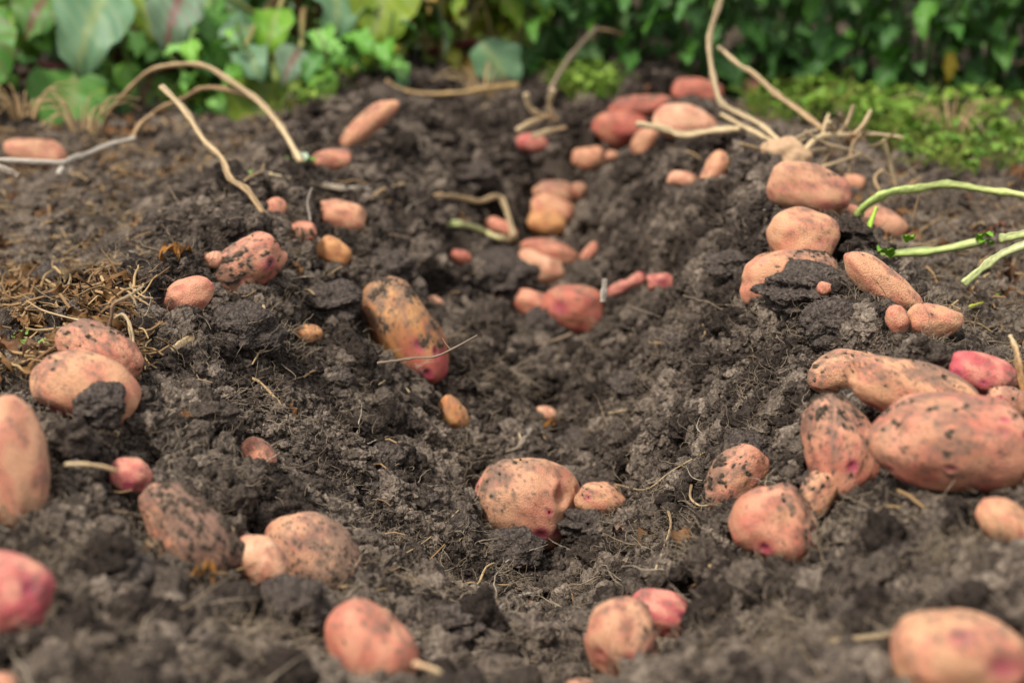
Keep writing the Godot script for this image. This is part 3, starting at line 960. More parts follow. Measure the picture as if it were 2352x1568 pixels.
func make_stems() -> void:
	var s0 := Color(0.52, 0.45, 0.35)
	var s1 := Color(0.66, 0.58, 0.45)
	var tan := Color(0.56, 0.46, 0.34)
	var grey := Color(0.45, 0.39, 0.33)
	var white := Color(0.57, 0.53, 0.48)
	var gr := Color(0.60, 0.63, 0.41)
	var gr2 := Color(0.50, 0.57, 0.30)
	var hay := "dry potato stalks"
	stem("dry_stalk", "tan dry stalk arching over the left field with a side shoot", "stalk", hay, [
		[path_of([[690, 372], [660, 318], [632, 278], [590, 228], [520, 178], [470, 155], [420, 145], [345, 165], [280, 215], [250, 260], [232, 300]], false, 2.2, 2.5), 0.0038, 0.0028, s1, tan, "stalk"],
		[path_of([[598, 236], [545, 206], [470, 205], [415, 222], [360, 258], [318, 290]], false, 2.3, 2.42), 0.0034, 0.0024, tan, tan, "side_shoot"]], M.straw)
	stem("dry_stalk", "straight pale dry stalk leaning left out of the left bank", "stalk", hay, [
		[path_of([[604, 490], [570, 440], [528, 406], [505, 368], [470, 318], [425, 258], [370, 198]], false, 2.02, 2.12), 0.0032, 0.0034, tan, s1, "stalk"]], M.straw)
	stem("dry_stick", "whitish forked stick standing at the far left of the field", "stick", hay, [
		[path_of([[132, 402], [160, 372], [192, 350], [250, 335], [308, 318]], false, 2.18, 2.26), 0.0034, 0.0028, white, white, "stick"],
		[path_of([[300, 322], [312, 296], [330, 275], [352, 262]], false, 2.26, 2.3), 0.003, 0.0018, tan, tan, "twig"]], M.straw)
	stem("dry_stick", "pale stick lying across the tan potato on the left field", "stick", hay, [
		[path_of([[-20, 366], [60, 371], [152, 374]], false, 2.14, 2.14), 0.0032, 0.0036, white, white, "stick"]], M.straw)
	stem("dry_stick", "short pale stick end at the left edge below the tan potato", "stick", hay, [
		[path_of([[-15, 380], [20, 394], [44, 404]], false, 2.1, 2.1), 0.004, 0.0035, white, grey, "stick"]], M.straw)
	stem("dry_stick", "pale knotty stick on the left crest above the peach potato", "stick", hay, [
		[path_of([[618, 418], [660, 428], [720, 446], [790, 458], [850, 452]], true, 0, 0, 0.007), 0.003, 0.004, s1, white, "stick"]], M.straw)
	stem("dry_straw", "thin tan straw on the left bank pointing to the far furrow", "straw", hay, [
		[path_of([[850, 478], [885, 452], [945, 436]], true, 0, 0, 0.008), 0.0025, 0.0016, tan, s1, "straw"]], M.straw)
	stem("cut_stalk", "pale cut stem lying in the furrow with a broken end and a branch", "stem", hay, [
		[path_of([[998, 464, 0.002], [1048, 478, 0.008], [1100, 500, 0.014], [1150, 532, 0.012], [1180, 562, 0.004]], true, 0, 0, 0.005), 0.003, 0.0042, tan, s1, "stem"],
		[path_of([[1024, 534], [1062, 526], [1110, 540], [1150, 556], [1186, 566]], true, 0, 0, 0.004), 0.0044, 0.0042, gr, s1, "branch"]], M.straw)
	stem("dry_stalk", "tall dry stalk rising past the top of the picture on the right", "stalk", hay, [
		[path_of([[1815, 350], [1780, 312], [1742, 286], [1700, 258], [1662, 240], [1642, 205], [1632, 130], [1636, 70], [1652, 0], [1662, -60]], false, 2.19, 2.42), 0.0038, 0.0032, s1, s0, "stalk"],
		[path_of([[1810, 352], [1760, 318], [1712, 292], [1660, 262]], false, 2.19, 2.3), 0.0042, 0.0032, s1, s1, "side_shoot"]], M.straw)
	stem("dry_stalk", "dry stalk slanting up to the left from the right hand dry plant", "stalk", hay, [
		[path_of([[1890, 296], [1830, 252], [1780, 212], [1735, 172], [1700, 146], [1652, 108]], false, 2.22, 2.4), 0.0042, 0.0026, tan, s1, "stalk"]], M.straw)
	stem("dry_stalk", "pale dry stem lying across the far right heap of potatoes", "stalk", hay, [
		[path_of([[1462, 284], [1520, 296], [1570, 308], [1640, 302], [1702, 296]], false, 2.3, 2.27), 0.004, 0.0045, s1, s1, "stalk"]], M.straw)
	# the dry plant on the right crest: a straw coloured crown with stubs
	var lines := []
	for l in [[[1772, 372], [1790, 350], [1815, 335], [1850, 318]], [[1850, 345], [1880, 318], [1940, 306], [2010, 310], [2075, 316]], [[1890, 330], [1892, 300], [1905, 262]], [[1930, 310], [1950, 275], [1962, 240]],
			[[1962, 310], [1985, 285], [2002, 252]], [[1905, 280], [1918, 300], [1938, 322]], [[1990, 300], [1960, 330], [1950, 400]], [[2030, 320], [2045, 372], [2060, 430]], [[1800, 380], [1850, 350], [1900, 342]],
			[[1870, 390], [1925, 372], [1980, 352]], [[2022, 440], [2010, 410], [2028, 392], [2050, 408]], [[1760, 395], [1775, 355], [1800, 345]], [[1700, 330], [1760, 345], [1810, 362]], [[1850, 300], [1900, 330], [1960, 345], [2010, 372]], [[1930, 262], [1948, 296], [1990, 322]], [[1876, 404], [1900, 360], [1930, 318], [1938, 286]], [[2060, 300], [2030, 326], [1996, 338]], [[1800, 330], [1862, 302], [1918, 290]]]:
		var k := lines.size()
		lines.append([path_of(l, false, 2.17 + 0.012 * (k % 4), 2.2 + 0.02 * (k % 3)), 0.0036 - 0.00016 * k, 0.0018, s1 if k % 2 else tan, s1 if k % 3 else s0, "stub"])
	stem("dry_plant", "straw coloured root crown with broken stubs on the right crest", "plant", hay, lines, M.straw)
	var crown := at(1806, 358, 2.18)
	var cm := clod_mesh(icosphere(3), 3.7, 1.4, Color(0.66, 0.54, 0.42))
	part("crown", cm, M.straw, get_node("dry_plant"), Transform3D(Basis(fwd, 0.2).scaled(Vector3(0.024, 0.022, 0.022)), crown - get_node("dry_plant").position))
	# green stems at the right edge
	stem("green_stalk", "pale green stem arching out at the right edge over the soil", "stem", "fresh green stems", [
		[path_of([[1972, 494], [1992, 468], [2040, 445], [2110, 430], [2180, 426], [2270, 434], [2352, 452], [2420, 474]], false, 2.03, 1.96), 0.0045, 0.0038, gr2, Color(0.70, 0.71, 0.46), "stem"],
		[path_of([[2118, 432], [2108, 465], [2098, 505]], false, 2.05, 2.06), 0.0012, 0.0008, tan, tan, "root"]], M.stalk)
	stem("green_stalk", "light green snapped stem with leaf buds at the right edge", "stem", "fresh green stems", [
		[path_of([[2024, 592], [2060, 582], [2150, 575], [2262, 553]], false, 1.93, 1.9), 0.0042, 0.0046, gr2, gr, "stem"],
		[path_of([[2300, 548], [2352, 538], [2430, 520]], false, 1.9, 1.88), 0.0045, 0.0046, gr, gr, "stem"]], M.stalk)
	stem("green_stalk", "pale green stem sloping down to the soil below the snapped stem", "stem", "fresh green stems", [
		[path_of([[2214, 652], [2262, 612], [2310, 582], [2370, 556], [2440, 520]], false, 1.86, 1.86), 0.0034, 0.004, gr, Color(0.68, 0.68, 0.5), "stem"]], M.stalk)
	stem("grass_shoot", "short green blade standing beside the tan potato on the right", "grass", "fresh green stems", [
		[path_of([[1988, 556], [1998, 520], [2014, 476]], false, 1.96, 1.98), 0.003, 0.0018, Color(0.5, 0.62, 0.2), Color(0.56, 0.66, 0.26), "blade"]], M.stalk)
	stem("grass_shoot", "thin yellow green blade lying on the soil near the right edge", "grass", "fresh green stems", [
		[path_of([[2226, 728], [2262, 716], [2302, 692]], true, 0, 0, 0.008), 0.0016, 0.0012, Color(0.6, 0.6, 0.22), Color(0.55, 0.6, 0.2), "blade"]], M.stalk)
	for l in [[[2044, 590], 0.0, 0.8], [[2086, 556], 0.4, 0.5], [[2246, 552], 0.9, 0.6], [[2282, 562], -0.5, 0.55]]:
		var lm := leaf_mesh(0.026 * l[2] + 0.006, 0.02 * l[2], 0.8, 0.3, 0.0015, 0.8, Color(0.32, 0.50, 0.08), Color(0.42, 0.60, 0.12), Color(0.5, 0.62, 0.25), l[1])
		var o := part("leaf_bud", lm, M.leaf, get_node("green_stalk_001"), aim(Vector3(sin(l[1]) - 0.4, 0.5, 0.6), Vector3.UP, at(l[0][0], l[0][1], 1.9) - get_node("green_stalk_001").position))
	# back of the furrow
	stem("dry_stick", "long tan straw lying across the far end of the furrow", "stick", hay, [
		[path_of([[886, 184], [930, 206], [985, 216], [1060, 212], [1120, 203], [1190, 194]], false, 2.62, 2.66), 0.0028, 0.0034, tan, Color(0.6, 0.5, 0.33), "straw"]], M.straw)
	stem("dry_stick", "grey twig slanting up at the far end of the furrow", "stick", hay, [
		[path_of([[1262, 212], [1290, 160], [1325, 112], [1372, 62]], false, 2.66, 2.74), 0.0034, 0.0026, grey, grey, "twig"],
		[path_of([[1368, 66], [1400, 70], [1432, 80]], false, 2.74, 2.76), 0.0028, 0.0018, tan, tan, "side_twig"]], M.straw)
	lines = []
	for l in [[[1208, 214], [1216, 246], [1240, 262], [1282, 270]], [[1186, 300], [1225, 278], [1270, 262]], [[1226, 312], [1262, 300], [1300, 292]], [[1272, 205], [1262, 240], [1275, 282]]]:
		lines.append([path_of(l, false, 2.5, 2.52), 0.0035, 0.0025, s1, tan, "straw"])
	stem("straw_tuft", "small tuft of broken straw hanging at the furrow end", "straw", hay, lines, M.straw)
	# on the potatoes and on the soil in front
	stem("dry_sprout", "bent dry sprout with a frayed tip standing on the speckled potato", "sprout", hay, [
		[path_of([[248, 752], [252, 722], [264, 700], [292, 680], [322, 662]], false, 1.63, 1.62), 0.0017, 0.0014, Color(0.36, 0.27, 0.21), Color(0.6, 0.53, 0.42), "sprout"],
		[path_of([[298, 677], [308, 690], [312, 702]], false, 1.62, 1.62), 0.0008, 0.0005, s1, s1, "fray"],
		[path_of([[310, 669], [300, 660], [296, 652]], false, 1.62, 1.62), 0.0008, 0.0005, s1, s1, "fray"],
		[path_of([[316, 666], [326, 658], [328, 650]], false, 1.62, 1.62), 0.001, 0.0005, s1, s1, "fray"]], M.straw)
	stem("straw_tuft", "folded dry blades hanging behind the speckled potato", "straw", hay, [
		[path_of([[262, 730], [282, 722], [300, 752], [306, 792]], false, 1.66, 1.64), 0.0012, 0.0008, s1, s1, "blade"],
		[path_of([[270, 728], [290, 732], [298, 770], [302, 806]], false, 1.66, 1.64), 0.001, 0.0007, tan, s1, "blade"],
		[path_of([[212, 742], [150, 728], [96, 712], [60, 690]], false, 1.69, 1.74), 0.001, 0.0007, s1, tan, "blade"]], M.straw)
	stem("straw_stump", "short thick piece of straw stuck in the left bank", "straw", hay, [
		[path_of([[386, 832, 0.003], [420, 816, 0.005], [462, 798, 0.006]], true), 0.0034, 0.0038, s1, tan, "straw"]], M.straw)
	stem("root", "thin grey root lying over the lower end of the long orange potato", "root", "loose roots", [
		[path_of([[866, 834], [905, 828], [950, 822], [1000, 818], [1045, 800], [1096, 770]], false, 1.745, 1.74), 0.0013, 0.0008, grey, grey, "root"],
		[path_of([[1036, 804], [1024, 790], [1016, 776]], false, 1.742, 1.742), 0.0007, 0.0005, grey, grey, "rootlet"]], M.straw)
	stem("root", "upright white root end beside the slim pink potato in the furrow", "root", "loose roots", [
		[path_of([[1385, 694], [1388, 665], [1390, 640]], false, 2.04, 2.04), 0.0036, 0.0024, white, white, "root"]], M.straw)
	stem("root", "pale curved root lying below the brick red potato", "root", "loose roots", [
		[path_of([[1160, 792], [1200, 803], [1250, 802], [1312, 782]], true, 0, 0, 0.006), 0.0018, 0.0028, grey, grey, "root"]], M.straw)
	stem("root", "whitish frayed root at the bottom of the furrow between two potatoes", "root", "loose roots", [
		[path_of([[1112, 1500], [1128, 1455], [1156, 1416], [1190, 1392], [1220, 1386]], true, 0, 0, 0.006), 0.0012, 0.0026, white, white, "root"],
		[path_of([[1118, 1470], [1140, 1440], [1160, 1420]], true, 0, 0, 0.011), 0.0008, 0.001, white, white, "rootlet"],
		[path_of([[1124, 1452], [1130, 1478], [1134, 1506]], true, 0, 0, 0.007), 0.0008, 0.0005, s1, s1, "rootlet"]], M.straw)
	stem("root", "curled white root on the right bank below the clod mound", "root", "loose roots", [
		[path_of([[1644, 776], [1656, 800], [1668, 816], [1680, 832]], true, 0, 0, 0.006), 0.0018, 0.0012, s1, white, "root"]], M.straw)
	stem("root", "white hooked root between the tan and the cone shaped potatoes", "root", "loose roots", [
		[path_of([[1952, 925], [1950, 912], [1958, 904], [1968, 906]], false, 1.57, 1.57), 0.0013, 0.001, white, white, "root"]], M.straw)
	stem("root", "stubby root at the tip of the smooth oval potato at the bottom", "root", "loose roots", [
		[path_of([[952, 1524], [985, 1534], [1012, 1546]], false, 1.225, 1.215), 0.0022, 0.0014, Color(0.7, 0.55, 0.42), s1, "root"]], M.straw)
	stem("root", "branched grey root behind the large round potato", "root", "loose roots", [
		[path_of([[1148, 1064], [1188, 1052], [1204, 1030], [1222, 1006]], true, 0, 0, 0.01), 0.001, 0.003, grey, white, "root"],
		[path_of([[1196, 1040], [1190, 1018], [1182, 1004]], true, 0, 0, 0.012), 0.0012, 0.0007, s1, s1, "rootlet"]], M.straw)
	stem("root", "thin root looping over the crumbs left of the large round potato", "root", "loose roots", [
		[path_of([[905, 1315], [985, 1270], [1070, 1185]], true, 0, 0, 0.009), 0.0008, 0.0005, tan, s1, "root"]], M.straw)
	stem("root", "thin pale root hanging on the dark clod of the left mound", "root", "loose roots", [
		[path_of([[606, 742], [612, 790], [606, 830], [580, 880]], true, 0, 0, 0.014), 0.0012, 0.0007, s1, tan, "root"]], M.straw)
	stem("root", "forked root on the left bank below the long orange potato", "root", "loose roots", [
		[path_of([[930, 862], [908, 890], [870, 915]], true, 0, 0, 0.012), 0.0009, 0.0006, tan, s1, "root"],
		[path_of([[908, 890], [925, 912], [944, 935]], true, 0, 0, 0.012), 0.0008, 0.0006, tan, s1, "rootlet"]], M.straw)
	stem("root", "root draped over the small speckled potato and the soil right of it", "root", "loose roots", [
		[path_of([[1330, 1182], [1400, 1176], [1480, 1160], [1540, 1118], [1618, 1078]], true, 0, 0, 0.012), 0.0007, 0.0007, tan, s1, "root"]], M.straw)
	stem("root", "curved root under the half buried potato of the right heap", "root", "loose roots", [
		[path_of([[1588, 1140], [1586, 1170], [1610, 1188], [1650, 1180], [1690, 1150]], true, 0, 0, 0.009), 0.0012, 0.0009, tan, s1, "root"]], M.straw)
	stem("root", "thin white root lying along the right bank above the cone shaped potato", "root", "loose roots", [
		[path_of([[1400, 972], [1450, 962], [1510, 950]], true, 0, 0, 0.009), 0.0014, 0.0009, s1, tan, "root"]], M.straw)
	stem("root", "tan root lying beside the upright brownish potato at the left", "root", "loose roots", [
		[path_of([[148, 1066], [190, 1066], [235, 1072], [268, 1082]], false, 1.4, 1.4), 0.0017, 0.0014, s1, tan, "root"]], M.straw)
	stem("root", "white root standing on the little round pink potato", "root", "loose roots", [
		[path_of([[712, 506], [710, 490], [706, 462], [716, 430]], false, 2.08, 2.08), 0.0014, 0.0008, white, white, "root"]], M.straw)
	stem("dry_stick", "brown splintered straw standing at the right edge by the pink eyed potato", "stick", hay, [
		[path_of([[2322, 770], [2332, 800], [2342, 835], [2352, 872], [2362, 905]], false, 1.6, 1.58), 0.0022, 0.0036, s1, Color(0.5, 0.34, 0.2), "straw"]], M.straw)
	stem("root", "limp root on the soil right of the broad pink eyed potato", "root", "loose roots", [
		[path_of([[1535, 1200], [1540, 1250], [1520, 1300], [1505, 1340]], true, 0, 0, 0.009), 0.0011, 0.0008, tan, s1, "root"]], M.straw)
	stem("dry_straw", "blurred straw lying across the soil in front of the lower right potato", "straw", hay, [
		[path_of([[1700, 1540], [1790, 1512], [1920, 1505], [2060, 1480], [2120, 1450]], true, 0, 0, 0.006), 0.0014, 0.0022, s1, s0, "straw"]], M.straw)
	stem("dry_straw", "blurred straw standing beside the dirty round potato, front left", "straw", hay, [
		[path_of([[884, 1410], [892, 1440], [902, 1480]], true, 0, 0, 0.01), 0.0018, 0.0012, s0, s0, "straw"]], M.straw)

func make_clods() -> void:
	var fine := icosphere(5)
	var dark := Color(0.40, 0.365, 0.34)
	var meshes := []
	for k in 4: meshes.append(clod_mesh(fine, 1.0 + k * 1.9, 1.6 + 0.3 * k, dark))
	var g := "clods of soil on the banks"
	var list := [
		[556, 762, 92, 62, "dark root bound clod crowning the left mound"], [492, 800, 50, 34, "clod at the lower left of the root bound clod"], [1180, 1268, 78, 50, "rounded clod resting against the front of the large round potato"],
		[1350, 1200, 48, 34, "dark clod under the small speckled potato"], [672, 1402, 92, 72, "big dark blurred clod below the pink wedged potato"], [230, 930, 48, 44, "grey clod leaning on the big kidney shaped potato"],
		[1940, 735, 96, 50, "root bound clod forming the right mound"], [1868, 650, 86, 40, "crumbly clod over the front of the lower stacked potato"], [895, 625, 62, 50, "dark clod above the long orange potato"],
		[1130, 620, 78, 38, "dark clod in the furrow left of the pale smooth potato"], [1262, 745, 60, 40, "dark clod in front of the two toned potato pair"], [2196, 792, 44, 24, "grey clod in front of the smooth oval peach potato"],
		[892, 1060, 50, 44, "dark clod on the lower left slope of the furrow"], [1340, 1020, 44, 30, "dark clod on the furrow floor beside the orange dead leaf"], [1220, 1000, 34, 24, "small clod on the furrow floor behind the large round potato"],
		[1040, 1440, 60, 46, "blurred dark clod near the white frayed root"], [860, 1130, 34, 26, "crumb clod on the left slope near the furrow bottom"], [968, 1155, 38, 30, "rounded crumb clod left of the large round potato"],
		[1060, 1215, 46, 34, "clod at the lower left of the large round potato"], [2130, 1130, 60, 36, "grey clod in front of the biggest potato of the heap"], [1870, 1105, 32, 24, "dark clod on the shoulder of the broad potato"],
		[1740, 1026, 50, 34, "clod capping the half buried potato of the right heap"], [1955, 915, 42, 24, "clod between the tan potato and the cone shaped one"], [250, 1310, 70, 40, "blurred clod in front of the caked potato"],
		[480, 1400, 60, 44, "blurred clod at the lower left below the dead leaf"], [1085, 405, 42, 30, "blurred clod on the far left furrow slope"], [1718, 385, 46, 34, "dark blurred clod left of the large tan potato"],
		[1700, 610, 56, 34, "clod on the right slope beside the stacked pair"], [612, 668, 32, 26, "whitish clod in front of the soil patched potato"], [755, 690, 60, 40, "clod right of the soil patched potato on the left crest"],
		[770, 880, 46, 34, "clod in the middle of the left slope"], [1460, 880, 44, 26, "flat clod on the lower right slope"], [1560, 800, 46, 30, "clod on the right slope below the furrow group"],
		[2060, 1260, 60, 36, "blurred clod on the near right bank"], [1980, 1420, 70, 44, "blurred clod in front of the lower right potato"], [110, 640, 52, 28, "clod on the left field above the straw litter"], [330, 560, 52, 26, "clod on the left field behind the orange dead leaf"]]
	var i := 0
	for c in list:
		var depth := ground_depth(c[0], c[1] + c[3] * 0.75)
		var o := part("soil_clod", meshes[i % 4], M.crumb, self)
		var p := at(c[0], c[1], depth + 0.008)
		for s in spuds:   # keeps in front of a potato that it leans on
			var v: Vector3 = p - s[0]
			if v.length() < s[3] * 1.15:
				p = at(c[0], c[1], (s[0] - EYE).dot(fwd) - s[3] * 0.95)
		var w: float = c[2] * depth / FOCAL * 1.15
		var h: float = maxf(c[3], c[2] * 0.62) * depth / FOCAL * 1.25
		p.y -= h - c[3] * depth / FOCAL * 1.25
		o.transform = Transform3D(Basis(Vector3.UP, i * 1.7) * Basis.from_scale(Vector3(w, h, w * 0.9)), p)
		tag(o, c[4], "clod", g)
		i += 1

	# loose crumbs, far past counting
	var small := icosphere(2)
	var mid := icosphere(3)
	var variants := []
	for k in 5: variants.append(clod_mesh(mid, 11.0 + k * 2.3, 1.5 + 0.25 * (k % 3), Color(1, 1, 1), 0.8))
	var tiny := []
	for k in 4: tiny.append(clod_mesh(small, 31.0 + k * 2.9, 1.4, Color(1, 1, 1), 0.5))
	var lumps := []
	for k in 5: lumps.append(clod_mesh(icosphere(4), 51.0 + k * 1.7, 1.5 + 0.25 * (k % 3), Color(1, 1, 1)))
	var root := Node3D.new()
	root.name = "soil_crumbs"
	add_child(root)
	tag(root, "loose crumbs of dark soil all over the banks and the furrow", "soil crumbs", "", "stuff")
	for v in 5:
		var places := []
		for n in 22000:
			var d := 0.95 * pow(3.0 / 0.95, rng.randf())
			var x := rng.randf_range(-1, 1) * half_width(d)
			var size := 0.0027 * pow(rng.randf_range(0.05, 1.0), -0.42) * (0.75 + 0.22 * d) * (1.0 + 0.75 * n_low.get_noise_2d(x * 0.9 + 55.0, d * 0.9))
			if dug(x, d) < 0.5: size *= 0.8
			scatter(places, x, d, minf(size, 0.0115), 0.2)
		fill(root, "crumbs", variants[v], places, M.crumb)
	for v in 5:
		var places := []
		for n in 120:
			var d := 1.0 * pow(2.7 if n < 60 else 1.5, rng.randf())
			var x := rng.randf_range(-1, 1) * half_width(d)
			var size := rng.randf_range(0.008, 0.02) * (0.75 + 0.2 * d)
			if dug(x, d) < 0.5 and n % 3: continue
			var p := Vector3(x, height(x, d), -d)
			if inside_spud(p, size) or inside_spud(p + Vector3(0, 0.3, -0.9) * 0.03, size): continue
			scatter(places, x, d, size, 0.3)
		fill(root, "small_clods", lumps[v], places, M.crumb)
	for v in 4:
		var places := []
		for n in 34000:
			var d := 1.0 * pow(2.6, rng.randf())
			var x := rng.randf_range(-1, 1) * half_width(d) * 0.85
			scatter(places, x, d, 0.0010 + 0.0024 * pow(rng.randf(), 2.0), 0.45)
		fill(root, "fine_crumbs", tiny[v], places, M.crumb)

func scatter(places: Array, x: float, d: float, size: float, sunk: float) -> void:
	var p := Vector3(x, height(x, d) + size * (0.55 - sunk), -d)
	if size > 0.0016 and inside_spud(p, size * 0.6): return
	if size > 0.0085 and inside_spud(p + Vector3(0, 0.3, -0.9) * 0.02, size): return   # not against the front of a potato
	var b := Basis.from_euler(Vector3(rng.randf() * TAU, rng.randf() * TAU, rng.randf() * TAU)).scaled(Vector3(1, rng.randf_range(0.7, 1.05), 1) * size)
	var g := dug(x, d)
	var m := rng.randf_range(-0.5, 0.5) + n_low.get_noise_2d(x * 1.7 + 31.0, d * 1.7) * 0.7
	var c := Color(0.268, 0.24, 0.22).lerp(Color(0.62, 0.563, 0.505), clampf(0.38 + m * 0.8, 0, 1))
	if g < 0.5: c = c.lerp(Color(0.585, 0.53, 0.47), rng.randf() * 0.8)
	places.append([Transform3D(b, p), c])

func fill(root: Node3D, called: String, mesh: Mesh, places: Array, mat: Material) -> void:
	var mm := MultiMesh.new()
	mm.transform_format = MultiMesh.TRANSFORM_3D
	mm.use_colors = true
	mm.mesh = mesh
	mm.instance_count = places.size()
	for k in places.size():
		mm.set_instance_transform(k, places[k][0])
		mm.set_instance_color(k, places[k][1])
	var o := MultiMeshInstance3D.new()
	o.name = called
	o.multimesh = mm
	o.material_override = mat
	o.set_meta("kind", "stuff")
	root.add_child(o, true)

func make_litter() -> void:
	# root hairs and rootlets in the soil
	var root := Node3D.new()
	root.name = "root_hairs"
	add_child(root)
	tag(root, "fine tan root hairs tangled in the soil of the banks", "root hairs", "", "stuff")
	for v in 6:
		var t := Tubes.new()
		for s in 6:
			var pts := []
			var p := Vector3(rng.randf_range(-0.012, 0.012), rng.randf_range(-0.002, 0.003), rng.randf_range(-0.012, 0.012))
			var dir := Vector3(rng.randf_range(-1, 1), rng.randf_range(-0.2, 0.5), rng.randf_range(-1, 1)).normalized()
			for k in 7:
				pts.append(p)
				p += dir * rng.randf_range(0.0015, 0.0042)
				dir = (dir + Vector3(rng.randf_range(-0.7, 0.7), rng.randf_range(-0.45, 0.35), rng.randf_range(-0.7, 0.7))).normalized()
			t.add(pts, 0.00026, 0.00015, Color(1, 1, 1), Color(1, 1, 1), 3)
		var mesh := tubes_mesh(t)
		var places := []
		for n in 1700:
			var d := 1.05 * pow(2.1, rng.randf())
			var x := rng.randf_range(-1, 1) * half_width(d) * 0.8
			if n_mid.get_noise_2d(x * 0.5, d * 0.5 + 40.0) < rng.randf_range(-0.25, 0.4): continue
			var b := Basis(Vector3.UP, rng.randf() * TAU) * Basis(Vector3.RIGHT, rng.randf_range(-0.3, 0.3))
			var w := rng.randf_range(0.0, 1.0)
			places.append([Transform3D(b.scaled(Vector3.ONE * rng.randf_range(0.6, 1.4)), Vector3(x, height(x, d) + 0.003, -d)), Color(0.40, 0.345, 0.285).lerp(Color(0.58, 0.52, 0.44), w)])
		fill(root, "hairs", mesh, places, M.straw)
	# single rootlets, longer and paler
	for v in 5:
		var t := Tubes.new()
		var pts := []
		var p := Vector3.ZERO
		var dir := Vector3(1, 0, 0)
		for k in 9:
			pts.append(p)
			p += dir * 0.0045
			dir = (dir + Vector3(rng.randf_range(-0.3, 0.4), rng.randf_range(-0.25, 0.25), rng.randf_range(-0.6, 0.6))).normalized()
		t.add(smooth_path(pts, 3), 0.00055, 0.0003, Color(1, 1, 1), Color(1, 1, 1), 4, 0.2)
		var places := []
		for n in 190:
			var d := 1.05 * pow(2.2, rng.randf())
			var x := rng.randf_range(-1, 1) * half_width(d) * 0.8
			var b := Basis(Vector3.UP, rng.randf() * TAU) * Basis(Vector3.BACK, rng.randf_range(-0.3, 0.5))
			places.append([Transform3D(b.scaled(Vector3.ONE * rng.randf_range(0.5, 1.3)), Vector3(x, height(x, d) + 0.005, -d)), Color(0.5, 0.43, 0.34).lerp(Color(0.66, 0.61, 0.54), pow(rng.randf(), 2.0))])
		fill(root, "rootlets", tubes_mesh(t), places, M.straw)
	# dry litter on the trodden soil beside the furrow
	var litter := Node3D.new()
	litter.name = "straw_litter"
	add_child(litter)
	tag(litter, "dry straw bits and shrivelled leaf crumbs on the trodden field", "litter", "", "stuff")
	for v in 5:
		var t := Tubes.new()
		var bend := rng.randf_range(-0.5, 0.5)
		var pts := []
		for k in 6: pts.append(Vector3(0.008 * (k - 2.5), 0.002 * sin(k * 1.3 + v), bend * 0.003 * (k - 2.5) * (k - 2.5)))
		t.add(pts, 0.0011, 0.0008, Color(1, 1, 1), Color(0.9, 0.9, 0.9), 5, 0.1, 0.5)
		var places := []
		for n in 2600:
			var d := 1.25 * pow(2.35, rng.randf())
			var x := rng.randf_range(-1, 1) * half_width(d)
			if rng.randf() < dug(x, d) * 0.96 or (x > 0 and rng.randf() < 0.5): continue
			var b := Basis(Vector3.UP, rng.randf() * TAU) * Basis(Vector3.BACK, rng.randf_range(-0.35, 0.45))
			places.append([Transform3D(b.scaled(Vector3.ONE * rng.randf_range(0.35, 1.3)), Vector3(x, height(x, d) + 0.004, -d)), Color(0.46, 0.35, 0.24).lerp(Color(0.68, 0.58, 0.42), rng.randf())])
		for n in 85:   # thicker on the left edge of the field
			var q := on_ground(-60.0 + 400.0 * pow(rng.randf(), 1.4), rng.randf_range(630, 880))
			if inside_spud(q, 0.004): continue
			var b := Basis(Vector3.UP, rng.randf() * TAU) * Basis(Vector3.BACK, rng.randf_range(-0.3, 0.6))
			places.append([Transform3D(b.scaled(Vector3.ONE * rng.randf_range(0.4, 1.5)), q + Vector3(0, rng.randf_range(0.003, 0.014), 0)), Color(0.42, 0.31, 0.21).lerp(Color(0.66, 0.55, 0.39), rng.randf())])
		fill(litter, "straws", tubes_mesh(t), places, M.straw)
	for v in 4:
		var mesh := leaf_mesh(0.026, 0.014, 2.2, 0.7, 0.003, 0.8, Color(1, 1, 1), Color(0.75, 0.72, 0.7), Color(0.8, 0.8, 0.8), v * 1.7)
		var places := []
		for n in 420:
			var d := 1.3 * pow(2.25, rng.randf())
			var x := rng.randf_range(-1, 1) * half_width(d)
			if rng.randf() < dug(x, d) * 0.97: continue
			var b := Basis.from_euler(Vector3(rng.randf_range(-0.9, 0.9), rng.randf() * TAU, rng.randf_range(-1.2, 1.2)))
			places.append([Transform3D(b.scaled(Vector3.ONE * rng.randf_range(0.4, 1.2)), Vector3(x, height(x, d) + 0.004, -d)), Color(0.33, 0.24, 0.18).lerp(Color(0.58, 0.43, 0.29), rng.randf())])
		for n in 60:
			var q := on_ground(-60.0 + 360.0 * pow(rng.randf(), 1.4), rng.randf_range(640, 880))
			if inside_spud(q, 0.004): continue
			places.append([Transform3D(Basis.from_euler(Vector3(rng.randf_range(-0.9, 0.9), rng.randf() * TAU, rng.randf_range(-1.2, 1.2))).scaled(Vector3.ONE * rng.randf_range(0.5, 1.3)), q + Vector3(0, 0.006, 0)), Color(0.34, 0.25, 0.17).lerp(Color(0.54, 0.41, 0.27), rng.randf())])
		fill(litter, "leaf_crumbs", mesh, places, M.dead)
	# dead leaves that can be told apart
	var g := "shrivelled dead leaves"
